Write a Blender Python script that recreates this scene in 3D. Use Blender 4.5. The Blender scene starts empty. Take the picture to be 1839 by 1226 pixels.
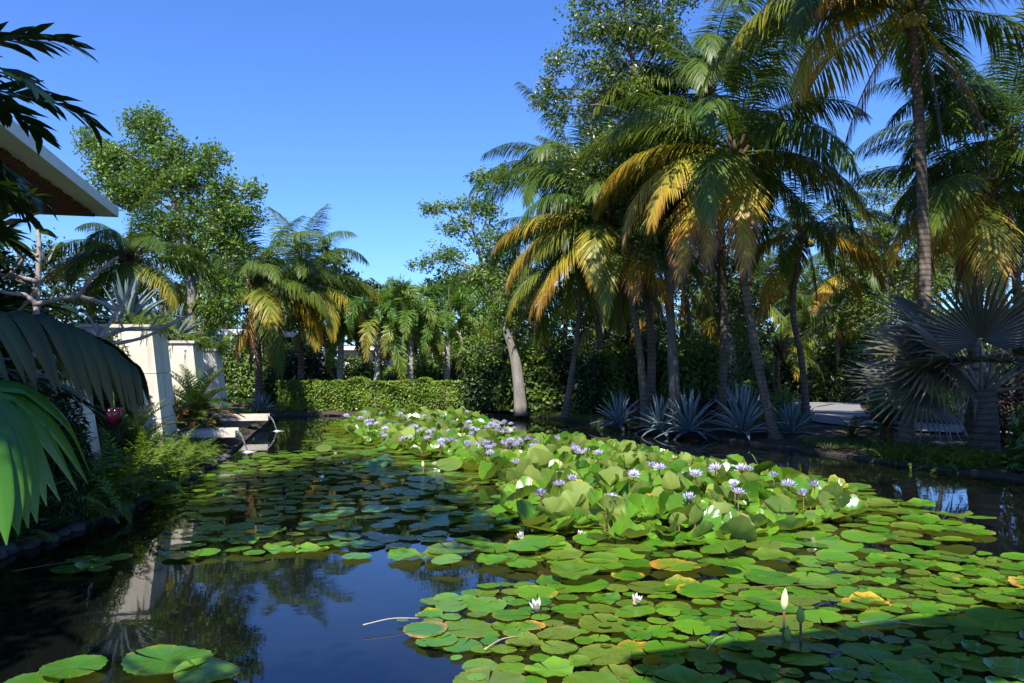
import bpy, math
import numpy as np
from mathutils import Vector, Matrix

PI = math.pi
R = math.radians
scene = bpy.context.scene
COL = scene.collection

# ------------------------------------------------------------------ camera
H = 1.9                       # eye above the water (metres); water is z = 0
F = 1430.0                    # focal length in photograph pixels
CX, CY = 919.5, 613.0
PITCH = math.atan(37.0 / F)
cam_d = bpy.data.cameras.new('camera')
cam = bpy.data.objects.new('camera', cam_d)
COL.objects.link(cam)
cam.location = (0, 0, H)
cam.rotation_euler = (PI / 2 + PITCH, 0, 0)
cam_d.sensor_width = 36
cam_d.lens = 36 * F / 1839
cam_d.clip_start = 0.05
cam_d.clip_end = 3000
scene.camera = cam

# ------------------------------------------------------------------ sky and sun
SUN_EL, SUN_AZ = R(54), R(14)          # azimuth: degrees to the left of straight behind the camera
to_sun = Vector((-math.sin(SUN_AZ) * math.cos(SUN_EL), -math.cos(SUN_AZ) * math.cos(SUN_EL), math.sin(SUN_EL)))
world = bpy.data.worlds.new('World')
scene.world = world
world.use_nodes = True
nt = world.node_tree
bg = nt.nodes['Background']
sky = nt.nodes.new('ShaderNodeTexSky')
sky.sky_type = 'NISHITA'
sky.sun_disc = False
sky.sun_elevation = SUN_EL
sky.sun_rotation = math.atan2(to_sun.x, to_sun.y)
sky.altitude = 0
sky.air_density = 1.0
sky.dust_density = 0.2
sky.ozone_density = 4.0
tint = nt.nodes.new('ShaderNodeMix'); tint.data_type = 'RGBA'; tint.blend_type = 'MULTIPLY'
tint.inputs[0].default_value = 1.0; tint.inputs[7].default_value = (0.60, 0.90, 1.45, 1)      # the photograph's cool white balance, over the whole sky
nt.links.new(sky.outputs[0], tint.inputs[6]); nt.links.new(tint.outputs[2], bg.inputs[0])
bg.inputs[1].default_value = 0.088
sun_d = bpy.data.lights.new('sun', 'SUN')
sun_d.energy = 5.0
sun_d.angle = R(0.5)
sun_d.color = (1.0, 0.95, 0.86)
sun = bpy.data.objects.new('sun', sun_d)
COL.objects.link(sun)
sun.rotation_euler = to_sun.to_track_quat('Z', 'Y').to_euler()
vs = scene.view_settings
vs.view_transform = 'Standard'
vs.look = 'None'
vs.gamma = 1
vs.exposure = 0.95
vs.use_curve_mapping = False
scene.cycles.max_bounces = 7
scene.cycles.diffuse_bounces = 2
scene.cycles.glossy_bounces = 3
scene.cycles.transmission_bounces = 4
scene.cycles.transparent_max_bounces = 6

# ------------------------------------------------------------------ pixels to places
def ray(px, py):
    u, v = (px - CX) / F, (CY - py) / F
    c, s = math.cos(PITCH), math.sin(PITCH)
    return np.array([u, c - v * s, s + v * c])
def W(px, py, z=0.0):
    d = ray(px, py); t = (z - H) / d[2]
    return np.array([d[0] * t, d[1] * t, z])
def P(px, py, Y):
    d = ray(px, py); t = Y / d[1]
    return np.array([d[0] * t, Y, H + d[2] * t])
def pline(pts, Y):
    n = len(pts)
    Ys = np.linspace(Y[0], Y[1], n) if isinstance(Y, tuple) else [Y] * n
    return np.array([P(p[0], p[1], y) for p, y in zip(pts, Ys)])

# ------------------------------------------------------------------ mesh helpers
def nrm(v):
    v = np.asarray(v, float)
    return v / (np.linalg.norm(v, axis=-1, keepdims=True) + 1e-9)

class MB:
    """collects vertices, faces and one colour per vertex"""
    def __init__(s):
        s.V, s.C, s.Fs, s.n = [], [], [], 0
    def add(s, V, Fs, C=None):
        V = np.asarray(V, float).reshape(-1, 3)
        if C is None: C = np.tile([0.5, 0.5, 0.5], (len(V), 1))
        C = np.asarray(C, float)
        if C.ndim == 1: C = np.tile(C, (len(V), 1))
        s.V.append(V); s.C.append(C)
        if isinstance(Fs, np.ndarray): Fs = [Fs]
        for f in Fs:
            f = np.asarray(f, int)
            if f.size: s.Fs.append(f + s.n)
        s.n += len(V)
        return s
    def arrays(s):
        return np.concatenate(s.V), s.Fs, np.concatenate(s.C)
    def mesh(s, name, mats, smooth=False):
        V, Fs, C = s.arrays()
        me = bpy.data.meshes.new(name)
        me.vertices.add(len(V)); me.vertices.foreach_set('co', V.astype(np.float32).ravel())
        loops = np.concatenate([f.ravel() for f in Fs])
        tot = np.concatenate([np.full(len(f), f.shape[1]) for f in Fs])
        start = np.concatenate([[0], np.cumsum(tot)[:-1]])
        me.loops.add(len(loops)); me.loops.foreach_set('vertex_index', loops.astype(np.int32))
        me.polygons.add(len(tot)); me.polygons.foreach_set('loop_start', start.astype(np.int32))
        me.polygons.foreach_set('loop_total', tot.astype(np.int32))
        me.polygons.foreach_set('use_smooth', np.full(len(tot), bool(smooth)))
        a = me.attributes.new('Col', 'FLOAT_COLOR', 'POINT')
        c4 = np.concatenate([C, np.ones((len(C), 1))], 1).astype(np.float32)
        a.data.foreach_set('color', c4.ravel())
        for m in (mats if isinstance(mats, (list, tuple)) else [mats]): me.materials.append(m)
        me.update(calc_edges=True)
        return me

def grid_faces(nr, nc, closed):
    r = np.arange(nr - 1)[:, None]; c = np.arange(nc if closed else nc - 1)[None, :]
    c2 = (c + 1) % nc
    return np.stack([r * nc + c, r * nc + c2, (r + 1) * nc + c2, (r + 1) * nc + c], -1).reshape(-1, 4)

def smooth_line(pts, n):
    pts = np.asarray(pts, float)
    if len(pts) < 3:
        t = np.linspace(0, 1, n)[:, None]; return pts[0] * (1 - t) + pts[-1] * t
    P0 = np.vstack([2 * pts[0] - pts[1], pts, 2 * pts[-1] - pts[-2]])
    out = []
    m = len(pts) - 1
    for t in np.linspace(0, m - 1e-6, n):
        i = int(t); f = t - i
        a, b, c, d = P0[i], P0[i + 1], P0[i + 2], P0[i + 3]
        out.append(0.5 * ((2 * b) + (c - a) * f + (2 * a - 5 * b + 4 * c - d) * f * f + (3 * b - a - 3 * c + d) * f ** 3))
    return np.array(out)

def tube(pts, rad, sides=8, cap=True):
    pts = np.asarray(pts, float); n = len(pts)
    rad = np.broadcast_to(np.asarray(rad, float), (n,))
    T = nrm(np.gradient(pts, axis=0))
    ref = np.array([0, 0, 1.0]) if abs(T[0][2]) < 0.8 else np.array([1.0, 0, 0])
    A = nrm(np.cross(T, ref)); B = np.cross(T, A)
    an = np.linspace(0, 2 * PI, sides, endpoint=False)
    V = pts[:, None, :] + rad[:, None, None] * (np.cos(an)[None, :, None] * A[:, None, :] + np.sin(an)[None, :, None] * B[:, None, :])
    V = V.reshape(-1, 3)
    Fs = [grid_faces(n, sides, True)]
    if cap:
        V = np.vstack([V, pts[:1], pts[-1:]])
        k = np.arange(sides); k2 = (k + 1) % sides
        Fs.append(np.stack([np.full(sides, n * sides), k2, k], 1))
        Fs.append(np.stack([np.full(sides, n * sides + 1), (n - 1) * sides + k, (n - 1) * sides + k2], 1))
    return V, Fs

def hexa(c8):
    """a block from 8 corners: bottom four then top four, counter-clockwise from above"""
    F_ = np.array([[0, 3, 2, 1], [4, 5, 6, 7], [0, 1, 5, 4], [1, 2, 6, 5], [2, 3, 7, 6], [3, 0, 4, 7]])
    return np.array(c8, float), [F_]
def box(x0, x1, y0, y1, z0, z1):
    return hexa([(x0, y0, z0), (x1, y0, z0), (x1, y1, z0), (x0, y1, z0), (x0, y0, z1), (x1, y0, z1), (x1, y1, z1), (x0, y1, z1)])

def tag(o, label=None, cat=None, group=None, kind=None):
    if label: o['label'] = label
    if cat: o['category'] = cat
    if group: o['group'] = group
    if kind: o['kind'] = kind
    return o
def obj(name, me, parent=None, loc=None, rot=None, scale=None):
    o = bpy.data.objects.new(name, me); COL.objects.link(o)
    if parent is not None: o.parent = parent
    if loc is not None: o.location = [float(v) for v in loc]
    if rot is not None: o.rotation_euler = [float(v) for v in rot]
    if scale is not None: o.scale = (scale,) * 3 if np.isscalar(scale) else scale
    return o
def empty(name, loc, label, cat, group=None, rz=0):
    o = bpy.data.objects.new(name, None); COL.objects.link(o)
    o.location = [float(v) for v in loc]; o.rotation_euler[2] = rz
    o.empty_display_size = 0.1
    return tag(o, label, cat, group)

# ------------------------------------------------------------------ materials
def newmat(name):
    m = bpy.data.materials.new(name); m.use_nodes = True
    t = m.node_tree; t.nodes.clear()
    out = t.nodes.new('ShaderNodeOutputMaterial')
    return m, t, out
def N(t, typ, **kw):
    n = t.nodes.new(typ)
    for k, v in kw.items(): setattr(n, k, v)
    return n
def ramp(t, fac, stops):
    n = N(t, 'ShaderNodeValToRGB')
    e = n.color_ramp.elements
    while len(e) > 1: e.remove(e[-1])
    e[0].position = stops[0][0]; e[0].color = (*stops[0][1], 1)
    for p, c in stops[1:]:
        x = e.new(p); x.color = (*c, 1)
    t.links.new(fac, n.inputs[0])
    return n.outputs[0]
def math_(t, op, a, b=None, clamp=False):
    n = N(t, 'ShaderNodeMath', operation=op); n.use_clamp = clamp
    for i, v in enumerate((a, b)):
        if v is None: continue
        if isinstance(v, (int, float)): n.inputs[i].default_value = v
        else: t.links.new(v, n.inputs[i])
    return n.outputs[0]
def mixc(t, fac, a, b, mode='MIX'):
    n = N(t, 'ShaderNodeMix', data_type='RGBA', blend_type=mode)
    for i, v in ((0, fac), (6, a), (7, b)):
        if isinstance(v, (int, float)): n.inputs[i].default_value = v
        elif isinstance(v, tuple): n.inputs[i].default_value = (*v, 1)
        else: t.links.new(v, n.inputs[i])
    return n.outputs[2]
def noise(t, scale, detail=3, vec=None, rough=0.6):
    n = N(t, 'ShaderNodeTexNoise'); n.inputs['Scale'].default_value = scale
    n.inputs['Detail'].default_value = detail; n.inputs['Roughness'].default_value = rough
    if vec is not None: t.links.new(vec, n.inputs['Vector'])
    return n.outputs['Fac']
def geo_pos(t): return N(t, 'ShaderNodeNewGeometry').outputs['Position']
def obj_pos(t): return N(t, 'ShaderNodeTexCoord').outputs['Object']
def colattr(t):
    a = N(t, 'ShaderNodeAttribute', attribute_name='Col')
    s = N(t, 'ShaderNodeSeparateColor'); t.links.new(a.outputs['Color'], s.inputs[0])
    return s.outputs[0], s.outputs[1], s.outputs[2]
def bump(t, h, strength, dist=0.02):
    b = N(t, 'ShaderNodeBump'); b.inputs['Strength'].default_value = strength; b.inputs['Distance'].default_value = dist
    t.links.new(h, b.inputs['Height']); return b.outputs[0]
def principled(t, col, rough=0.5, spec=0.5, normal=None):
    p = N(t, 'ShaderNodeBsdfPrincipled')
    if isinstance(col, tuple): p.inputs['Base Color'].default_value = (*col, 1)
    else: t.links.new(col, p.inputs['Base Color'])
    if isinstance(rough, (int, float)): p.inputs['Roughness'].default_value = rough
    else: t.links.new(rough, p.inputs['Roughness'])
    p.inputs['Specular IOR Level'].default_value = spec
    if normal is not None: t.links.new(normal, p.inputs['Normal'])
    return p
def leaf_shader(t, out, col, trans, rough, spec, normal=None, tcol=None):
    p = principled(t, col, rough, spec, normal)
    tr = N(t, 'ShaderNodeBsdfTranslucent')
    tint = mixc(t, 1.0, col if tcol is None else tcol, (1.5, 1.35, 0.5), 'MULTIPLY')
    t.links.new(tint, tr.inputs[0])
    mx = N(t, 'ShaderNodeMixShader'); mx.inputs[0].default_value = trans
    t.links.new(p.outputs[0], mx.inputs[1]); t.links.new(tr.outputs[0], mx.inputs[2])
    t.links.new(mx.outputs[0], out.inputs[0])

def leaf_mat(name, stops, trans=0.3, rough=0.42, spec=0.5, nscale=1.2):
    """colour by the leaf's own random value (red) and its spray's (green), with a slow drift in space"""
    m, t, out = newmat(name)
    r, g, b = colattr(t)
    f = math_(t, 'ADD', math_(t, 'MULTIPLY', r, 0.5), math_(t, 'MULTIPLY', g, 0.3))
    f = math_(t, 'ADD', f, math_(t, 'MULTIPLY', noise(t, nscale, 2, geo_pos(t)), 0.25), True)
    leaf_shader(t, out, ramp(t, f, stops), trans, rough, spec)
    return m
def frond_mat(name, stops, trans=0.3, rough=0.38, spec=0.5):
    """colour by the frond's age: leaflet tips and the outer end turn first"""
    m, t, out = newmat(name)
    r, g, b = colattr(t)
    age = N(t, 'ShaderNodeAttribute', attribute_type='OBJECT', attribute_name='age').outputs['Fac']
    k = math_(t, 'ADD', math_(t, 'MULTIPLY', r, 0.6), math_(t, 'MULTIPLY', g, 0.45))
    k = math_(t, 'MULTIPLY', math_(t, 'SUBTRACT', k, 0.42), age)
    f = math_(t, 'ADD', age, k)
    f = math_(t, 'ADD', f, math_(t, 'MULTIPLY', math_(t, 'SUBTRACT', b, 0.5), 0.26), True)
    leaf_shader(t, out, ramp(t, f, stops), trans, rough, spec)
    return m
def stone_like(name, c1, c2, scale, rough=0.8, bstr=0.3, detail=6, spec=0.3, stretch=None):
    m, t, out = newmat(name)
    v = geo_pos(t)
    if stretch:
        mp = N(t, 'ShaderNodeMapping'); mp.inputs['Scale'].default_value = stretch
        t.links.new(v, mp.inputs[0]); v = mp.outputs[0]
    n1 = noise(t, scale, detail, v); n2 = noise(t, scale * 6, 4, v)
    f = math_(t, 'ADD', math_(t, 'MULTIPLY', n1, 0.7), math_(t, 'MULTIPLY', n2, 0.3))
    col = ramp(t, f, [(0.3, c1), (0.68, c2)])
    p = principled(t, col, rough, spec, bump(t, f, bstr, 0.02))
    t.links.new(p.outputs[0], out.inputs[0])
    return m

M = {}
G1 = [(0.1, (0.025, 0.055, 0.008)), (0.5, (0.055, 0.11, 0.015)), (0.8, (0.1, 0.155, 0.024)), (1.0, (0.2, 0.2, 0.035))]
M['leaf_tree'] = leaf_mat('leaf_tree', G1, 0.3, 0.35, 0.5)
M['leaf_crown'] = leaf_mat('leaf_crown', [(0.1, (0.04, 0.08, 0.011)), (0.5, (0.085, 0.145, 0.02)), (0.8, (0.15, 0.2, 0.032)), (1.0, (0.28, 0.25, 0.05))], 0.3, 0.35, 0.5)
M['leaf_bright'] = leaf_mat('leaf_bright', [(0.1, (0.05, 0.11, 0.012)), (0.5, (0.1, 0.19, 0.024)), (0.8, (0.16, 0.25, 0.035)), (1.0, (0.3, 0.3, 0.055))], 0.32, 0.4, 0.4)
M['leaf_light'] = leaf_mat('leaf_light', [(0.1, (0.06, 0.12, 0.016)), (0.55, (0.11, 0.19, 0.03)), (1.0, (0.22, 0.27, 0.05))], 0.4, 0.45, 0.4)
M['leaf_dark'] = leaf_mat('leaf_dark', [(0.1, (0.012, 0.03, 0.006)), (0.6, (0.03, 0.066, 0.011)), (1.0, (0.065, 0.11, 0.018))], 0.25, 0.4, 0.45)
M['leaf_hedge'] = leaf_mat('leaf_hedge', [(0.1, (0.07, 0.14, 0.01)), (0.55, (0.14, 0.23, 0.02)), (1.0, (0.27, 0.33, 0.04))], 0.3, 0.4, 0.5)
M['leaf_fern'] = leaf_mat('leaf_fern', [(0.1, (0.05, 0.1, 0.01)), (0.55, (0.1, 0.18, 0.018)), (1.0, (0.22, 0.27, 0.035))], 0.4, 0.5, 0.3)
M['leaf_red'] = leaf_mat('leaf_red', [(0.1, (0.06, 0.012, 0.01)), (0.6, (0.13, 0.03, 0.02)), (1.0, (0.09, 0.08, 0.02))], 0.3, 0.4, 0.5)
M['leaf_yellow'] = leaf_mat('leaf_yellow', [(0.1, (0.12, 0.15, 0.02)), (0.6, (0.3, 0.27, 0.03)), (1.0, (0.45, 0.34, 0.06))], 0.35, 0.4, 0.5)
PALM = [(0.0, (0.04, 0.085, 0.014)), (0.25, (0.08, 0.14, 0.02)), (0.45, (0.17, 0.2, 0.028)), (0.62, (0.46, 0.36, 0.04)),
        (0.78, (0.42, 0.2, 0.035)), (0.9, (0.2, 0.11, 0.055)), (1.0, (0.13, 0.09, 0.065))]
M['frond'] = frond_mat('frond', PALM, 0.33, 0.4, 0.3)
M['frond_fox'] = frond_mat('frond_fox', [(0.0, (0.06, 0.14, 0.022)), (0.4, (0.11, 0.215, 0.03)), (0.6, (0.22, 0.26, 0.045)), (1.0, (0.36, 0.28, 0.06))], 0.4, 0.42, 0.4)
M['frond_cycad'] = frond_mat('frond_cycad', [(0.0, (0.022, 0.06, 0.012)), (0.35, (0.045, 0.1, 0.018)), (0.6, (0.22, 0.17, 0.04)), (0.85, (0.3, 0.12, 0.03)), (1.0, (0.15, 0.07, 0.03))], 0.2, 0.32, 0.5)
M['frond_dark'] = frond_mat('frond_dark', [(0.0, (0.012, 0.035, 0.008)), (0.5, (0.03, 0.07, 0.012)), (1.0, (0.12, 0.12, 0.03))], 0.22, 0.3, 0.5)
M['fan'] = frond_mat('fan', [(0.0, (0.045, 0.042, 0.026)), (0.5, (0.078, 0.074, 0.046)), (1.0, (0.2, 0.18, 0.09))], 0.1, 0.34, 0.5)
M['agave'] = frond_mat('agave', [(0.0, (0.1, 0.16, 0.175)), (0.5, (0.17, 0.235, 0.24)), (1.0, (0.35, 0.3, 0.18))], 0.02, 0.45, 0.4)
M['bark'] = stone_like('bark', (0.1, 0.085, 0.07), (0.32, 0.29, 0.25), 5, 0.9, 0.8, stretch=(1, 1, 0.35))
M['bark_dark'] = stone_like('bark_dark', (0.05, 0.042, 0.034), (0.16, 0.14, 0.115), 7, 0.9, 0.8, stretch=(1, 1, 0.35))
M['bark_grey'] = stone_like('bark_grey', (0.14, 0.125, 0.11), (0.36, 0.33, 0.3), 14, 0.85, 0.5)
m, t, out = newmat('stone'); v = geo_pos(t)
mp = N(t, 'ShaderNodeMapping'); mp.inputs['Scale'].default_value = (7, 7, .5); t.links.new(v, mp.inputs[0])
n1 = noise(t, 1.7, 6, v); n2 = noise(t, 1.0, 4, mp.outputs[0]); n3 = noise(t, 14, 5, v)
col = ramp(t, math_(t, 'ADD', math_(t, 'MULTIPLY', n1, .7), math_(t, 'MULTIPLY', n3, .3)), [(.3, (.58, .5, .39)), (.68, (.8, .73, .62))])
sz = N(t, 'ShaderNodeSeparateXYZ'); t.links.new(v, sz.inputs[0])
streak = ramp(t, n2, [(.52, (0, 0, 0)), (.72, (1, 1, 1))])
col = mixc(t, math_(t, 'MULTIPLY', streak, .5), col, (.2, .17, .13))
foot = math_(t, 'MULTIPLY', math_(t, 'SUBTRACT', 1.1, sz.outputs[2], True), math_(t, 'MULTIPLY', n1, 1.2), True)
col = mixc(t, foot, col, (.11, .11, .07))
p = principled(t, col, .8, .3, bump(t, n3, .15, .02)); t.links.new(p.outputs[0], out.inputs[0]); M['stone'] = m
M['stone_cap'] = stone_like('stone_cap', (0.45, 0.4, 0.32), (0.7, 0.65, 0.56), 3, 0.75, 0.15)
M['stone_core'] = stone_like('stone_core', (0.2, 0.17, 0.13), (0.3, 0.26, 0.2), 3, 0.9, 0.2)
M['rock'] = stone_like('rock', (0.03, 0.028, 0.025), (0.11, 0.105, 0.095), 5, 0.8, 0.6)
M['rock_pale'] = stone_like('rock_pale', (0.3, 0.25, 0.19), (0.5, 0.43, 0.34), 5, 0.8, 0.6)
M['soil'] = stone_like('soil', (0.022, 0.017, 0.011), (0.075, 0.058, 0.038), 3.5, 0.95, 0.9, 10)
M['asphalt'] = stone_like('asphalt', (0.15, 0.15, 0.158), (0.23, 0.23, 0.238), 18, 0.85, 0.25)
M['white'] = stone_like('white', (0.66, 0.65, 0.62), (0.8, 0.79, 0.76), 2, 0.7, 0.05)
M['fascia'] = stone_like('fascia', (0.74, 0.72, 0.66), (0.82, 0.81, 0.77), 1.5, 0.6, 0.03)
M['wood'] = stone_like('wood', (0.09, 0.03, 0.014), (0.19, 0.075, 0.035), 5, 0.55, 0.2, stretch=(0.4, 3, 3))
M['edge'] = stone_like('edge', (0.022, 0.02, 0.016), (0.07, 0.062, 0.05), 6, 0.8, 0.5)
M['tile_roof'] = stone_like('tile_roof', (0.1, 0.09, 0.08), (0.2, 0.18, 0.16), 6, 0.8, 0.4)
M['glass_dark'] = stone_like('glass_dark', (0.02, 0.022, 0.025), (0.04, 0.045, 0.05), 2, 0.1, 0.0)
M['stem'] = stone_like('stem', (0.06, 0.09, 0.02), (0.13, 0.15, 0.04), 12, 0.5, 0.1)
M['stem_brown'] = stone_like('stem_brown', (0.09, 0.05, 0.025), (0.17, 0.1, 0.05), 12, 0.5, 0.1)
M['stem_dry'] = stone_like('stem_dry', (0.3, 0.25, 0.17), (0.5, 0.44, 0.32), 10, 0.7, 0.1)
M['petiole'] = stone_like('petiole', (0.08, 0.09, 0.065), (0.17, 0.175, 0.125), 6, 0.6, 0.2)
M['boot'] = stone_like('boot', (0.05, 0.032, 0.018), (0.17, 0.11, 0.06), 9, 0.95, 0.9)
M['crownshaft'] = stone_like('crownshaft', (0.08, 0.14, 0.04), (0.16, 0.22, 0.07), 3, 0.45, 0.05)
M['coconut'] = stone_like('coconut', (0.1, 0.13, 0.02), (0.28, 0.25, 0.05), 6, 0.45, 0.1)

def mat_trunk(name, c1, c2, c3):
    """palm trunk: pale ring scars over mottled grey; Col red runs in metres along the trunk"""
    m, t, out = newmat(name)
    r, g, b = colattr(t)
    v = geo_pos(t)
    n1 = noise(t, 3.0, 5, v); n2 = noise(t, 30, 3, v)
    ringv = math_(t, 'FRACT', math_(t, 'ADD', math_(t, 'MULTIPLY', r, 1.0), math_(t, 'MULTIPLY', n2, 0.25)))
    scar = math_(t, 'LESS_THAN', ringv, 0.3)
    base = ramp(t, math_(t, 'ADD', math_(t, 'MULTIPLY', n1, 0.65), math_(t, 'MULTIPLY', n2, 0.35)), [(0.32, c1), (0.66, c2)])
    col = mixc(t, math_(t, 'MULTIPLY', scar, 0.55), base, c3)
    p = principled(t, col, 0.9, 0.25, bump(t, math_(t, 'ADD', n2, n1), 0.6, 0.02))
    t.links.new(p.outputs[0], out.inputs[0])
    return m
M['trunk'] = mat_trunk('trunk', (0.065, 0.048, 0.034), (0.2, 0.16, 0.12), (0.045, 0.034, 0.024))
M['trunk_dark'] = mat_trunk('trunk_dark', (0.05, 0.042, 0.034), (0.14, 0.125, 0.105), (0.03, 0.025, 0.02))
M['trunk_fox'] = mat_trunk('trunk_fox', (0.24, 0.22, 0.19), (0.44, 0.42, 0.38), (0.15, 0.14, 0.12))

def mat_water():
    m, t, out = newmat('water')
    v = geo_pos(t)
    mp = N(t, 'ShaderNodeMapping'); mp.inputs['Scale'].default_value = (1.0, 1.6, 1); t.links.new(v, mp.inputs[0])
    n1 = noise(t, 1.6, 2, mp.outputs[0]); n2 = noise(t, 9.0, 2, mp.outputs[0])
    h = math_(t, 'ADD', n1, math_(t, 'MULTIPLY', n2, 0.16))
    murk = ramp(t, noise(t, 0.9, 4, v), [(0.35, (0.002, 0.003, 0.003)), (0.7, (0.008, 0.009, 0.006))])
    p = principled(t, murk, 0.02, 0.5, bump(t, h, 0.025, 0.04))
    p.inputs['IOR'].default_value = 1.5
    p.inputs['Specular Tint'].default_value = (0.32, 0.52, 1.0, 1)
    t.links.new(p.outputs[0], out.inputs[0])
    return m
M['water'] = mat_water()

def mat_pad(name, yellow, brown=0.0):
    """lily pad: red = distance from centre, green = angle, blue = the pad's own random value"""
    m, t, out = newmat(name)
    r, g, b = colattr(t)
    info = N(t, 'ShaderNodeObjectInfo')
    rnd = math_(t, 'FRACT', math_(t, 'ADD', info.outputs['Random'], b))
    v = geo_pos(t)
    nz = noise(t, 5.0, 4, v); nf = noise(t, 38.0, 3, v)
    f = math_(t, 'ADD', math_(t, 'MULTIPLY', rnd, 0.65), math_(t, 'MULTIPLY', nz, 0.4))
    col = ramp(t, f, [(0.1, (0.035, 0.125, 0.008)), (0.5, (0.075, 0.215, 0.012)), (0.85, (0.125, 0.27, 0.018)), (1.0, (0.21, 0.3, 0.025))])
    rnd2 = math_(t, 'FRACT', math_(t, 'MULTIPLY', rnd, 7.31))
    olive = ramp(t, rnd2, [(.66, (0, 0, 0)), (.9, (1, 1, 1))])
    col = mixc(t, math_(t, 'MULTIPLY', olive, .6), col, (.17, .2, .025))
    dull = ramp(t, math_(t, 'ADD', math_(t, 'MULTIPLY', noise(t, 1.1, 3, v), .6), math_(t, 'MULTIPLY', rnd2, .4)), [(.5, (0, 0, 0)), (.66, (1, 1, 1))])
    col = mixc(t, math_(t, 'MULTIPLY', dull, .35), col, (.06, .1, .02))
    rim = math_(t, 'MULTIPLY', math_(t, 'POWER', r, 14.0), ramp(t, nz, [(.48, (0, 0, 0)), (.6, (1, 1, 1))]))
    col = mixc(t, math_(t, 'MULTIPLY', rim, .8), col, (.3, .2, .03))
    vein = math_(t, 'ABSOLUTE', math_(t, 'SINE', math_(t, 'MULTIPLY', g, 2 * PI * 7)))
    vein = math_(t, 'POWER', math_(t, 'SUBTRACT', 1.0, vein), 8.0)
    col = mixc(t, math_(t, 'MULTIPLY', vein, 0.22), col, (0.16, 0.3, 0.05))
    spots = math_(t, 'GREATER_THAN', math_(t, 'ADD', noise(t, 60.0, 2, v), math_(t, 'MULTIPLY', rnd2, .1)), 0.73)
    col = mixc(t, math_(t, 'MULTIPLY', spots, 0.7), col, (0.07, 0.045, 0.015))
    if yellow > 0:
        yv = math_(t, 'ADD', math_(t, 'MULTIPLY', math_(t, 'POWER', r, 2.0), 0.24), math_(t, 'MULTIPLY', math_(t, 'ADD', math_(t, 'MULTIPLY', noise(t, 2.6, 3, v), 1.3), math_(t, 'MULTIPLY', nf, 0.5)), 0.85))
        yf = ramp(t, math_(t, 'ADD', yv, yellow - 1.0), [(0.42, (0, 0, 0)), (0.56, (1, 1, 1))])
        ycol = ramp(t, math_(t, 'ADD', nf, brown), [(0.3, (0.5, 0.42, 0.03)), (0.55, (0.55, 0.33, 0.03)), (0.75, (0.3, 0.12, 0.03)), (1.0, (0.12, 0.06, 0.025))])
        col = mixc(t, yf, col, ycol)
    bk = N(t, 'ShaderNodeNewGeometry').outputs['Backfacing']
    col = mixc(t, math_(t, 'MULTIPLY', bk, 0.85), col, (0.26, 0.33, 0.075))
    bm = bump(t, math_(t, 'ADD', math_(t, 'MULTIPLY', vein, -0.5), math_(t, 'MULTIPLY', nz, 0.8)), 0.25, 0.01)
    leaf_shader(t, out, col, 0.22, 0.2, 0.5, bm)
    return m
M['pad'] = mat_pad('pad', 0)
M['pad_yellow'] = mat_pad('pad_yellow', 0.42)
M['pad_brown'] = mat_pad('pad_brown', 0.56, 0.12)

def mat_petal(name, c0, c1):
    m, t, out = newmat(name)
    r, g, b = colattr(t)
    leaf_shader(t, out, ramp(t, r, [(0.0, c0), (1.0, c1)]), 0.3, 0.5, 0.3, tcol=ramp(t, r, [(0.0, (0.5, 0.5, 0.9)), (1.0, (0.4, 0.38, 0.9))]))
    return m
M['petal'] = mat_petal('petal', (0.76, 0.76, 0.88), (0.46, 0.44, 0.84))
M['petal_white'] = mat_petal('petal_white', (0.75, 0.75, 0.6), (0.8, 0.78, 0.76))
M['flower_centre'] = stone_like('flower_centre', (0.5, 0.12, 0.35), (0.75, 0.5, 0.12), 60, 0.6, 0.1)
M['bud'] = stone_like('bud', (0.5, 0.5, 0.2), (0.68, 0.66, 0.36), 14, 0.45, 0.1, stretch=(3, 3, 0.5))
M['bud_green'] = stone_like('bud_green', (0.14, 0.22, 0.03), (0.28, 0.34, 0.07), 14, 0.45, 0.1)
m, t, out = newmat('red_gloss')
p = principled(t, ramp(t, noise(t, 12, 3, geo_pos(t)), [(0.3, (0.016, 0.001, 0.005)), (0.7, (0.045, 0.002, 0.008))]), 0.12, 0.5)
t.links.new(p.outputs[0], out.inputs[0]); M['red_gloss'] = m
m, t, out = newmat('stream')
p = principled(t, (0.9, 0.95, 0.97), 0.05, 0.5); p.inputs['Transmission Weight'].default_value = 0.9; p.inputs['IOR'].default_value = 1.33
t.links.new(p.outputs[0], out.inputs[0]); M['stream'] = m
m, t, out = newmat('foam')
p = principled(t, ramp(t, noise(t, 30, 3, geo_pos(t)), [(0.3, (0.3, 0.33, 0.36)), (0.7, (0.75, 0.78, 0.8))]), 0.3, 0.5)
t.links.new(p.outputs[0], out.inputs[0]); M['foam'] = m

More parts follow.
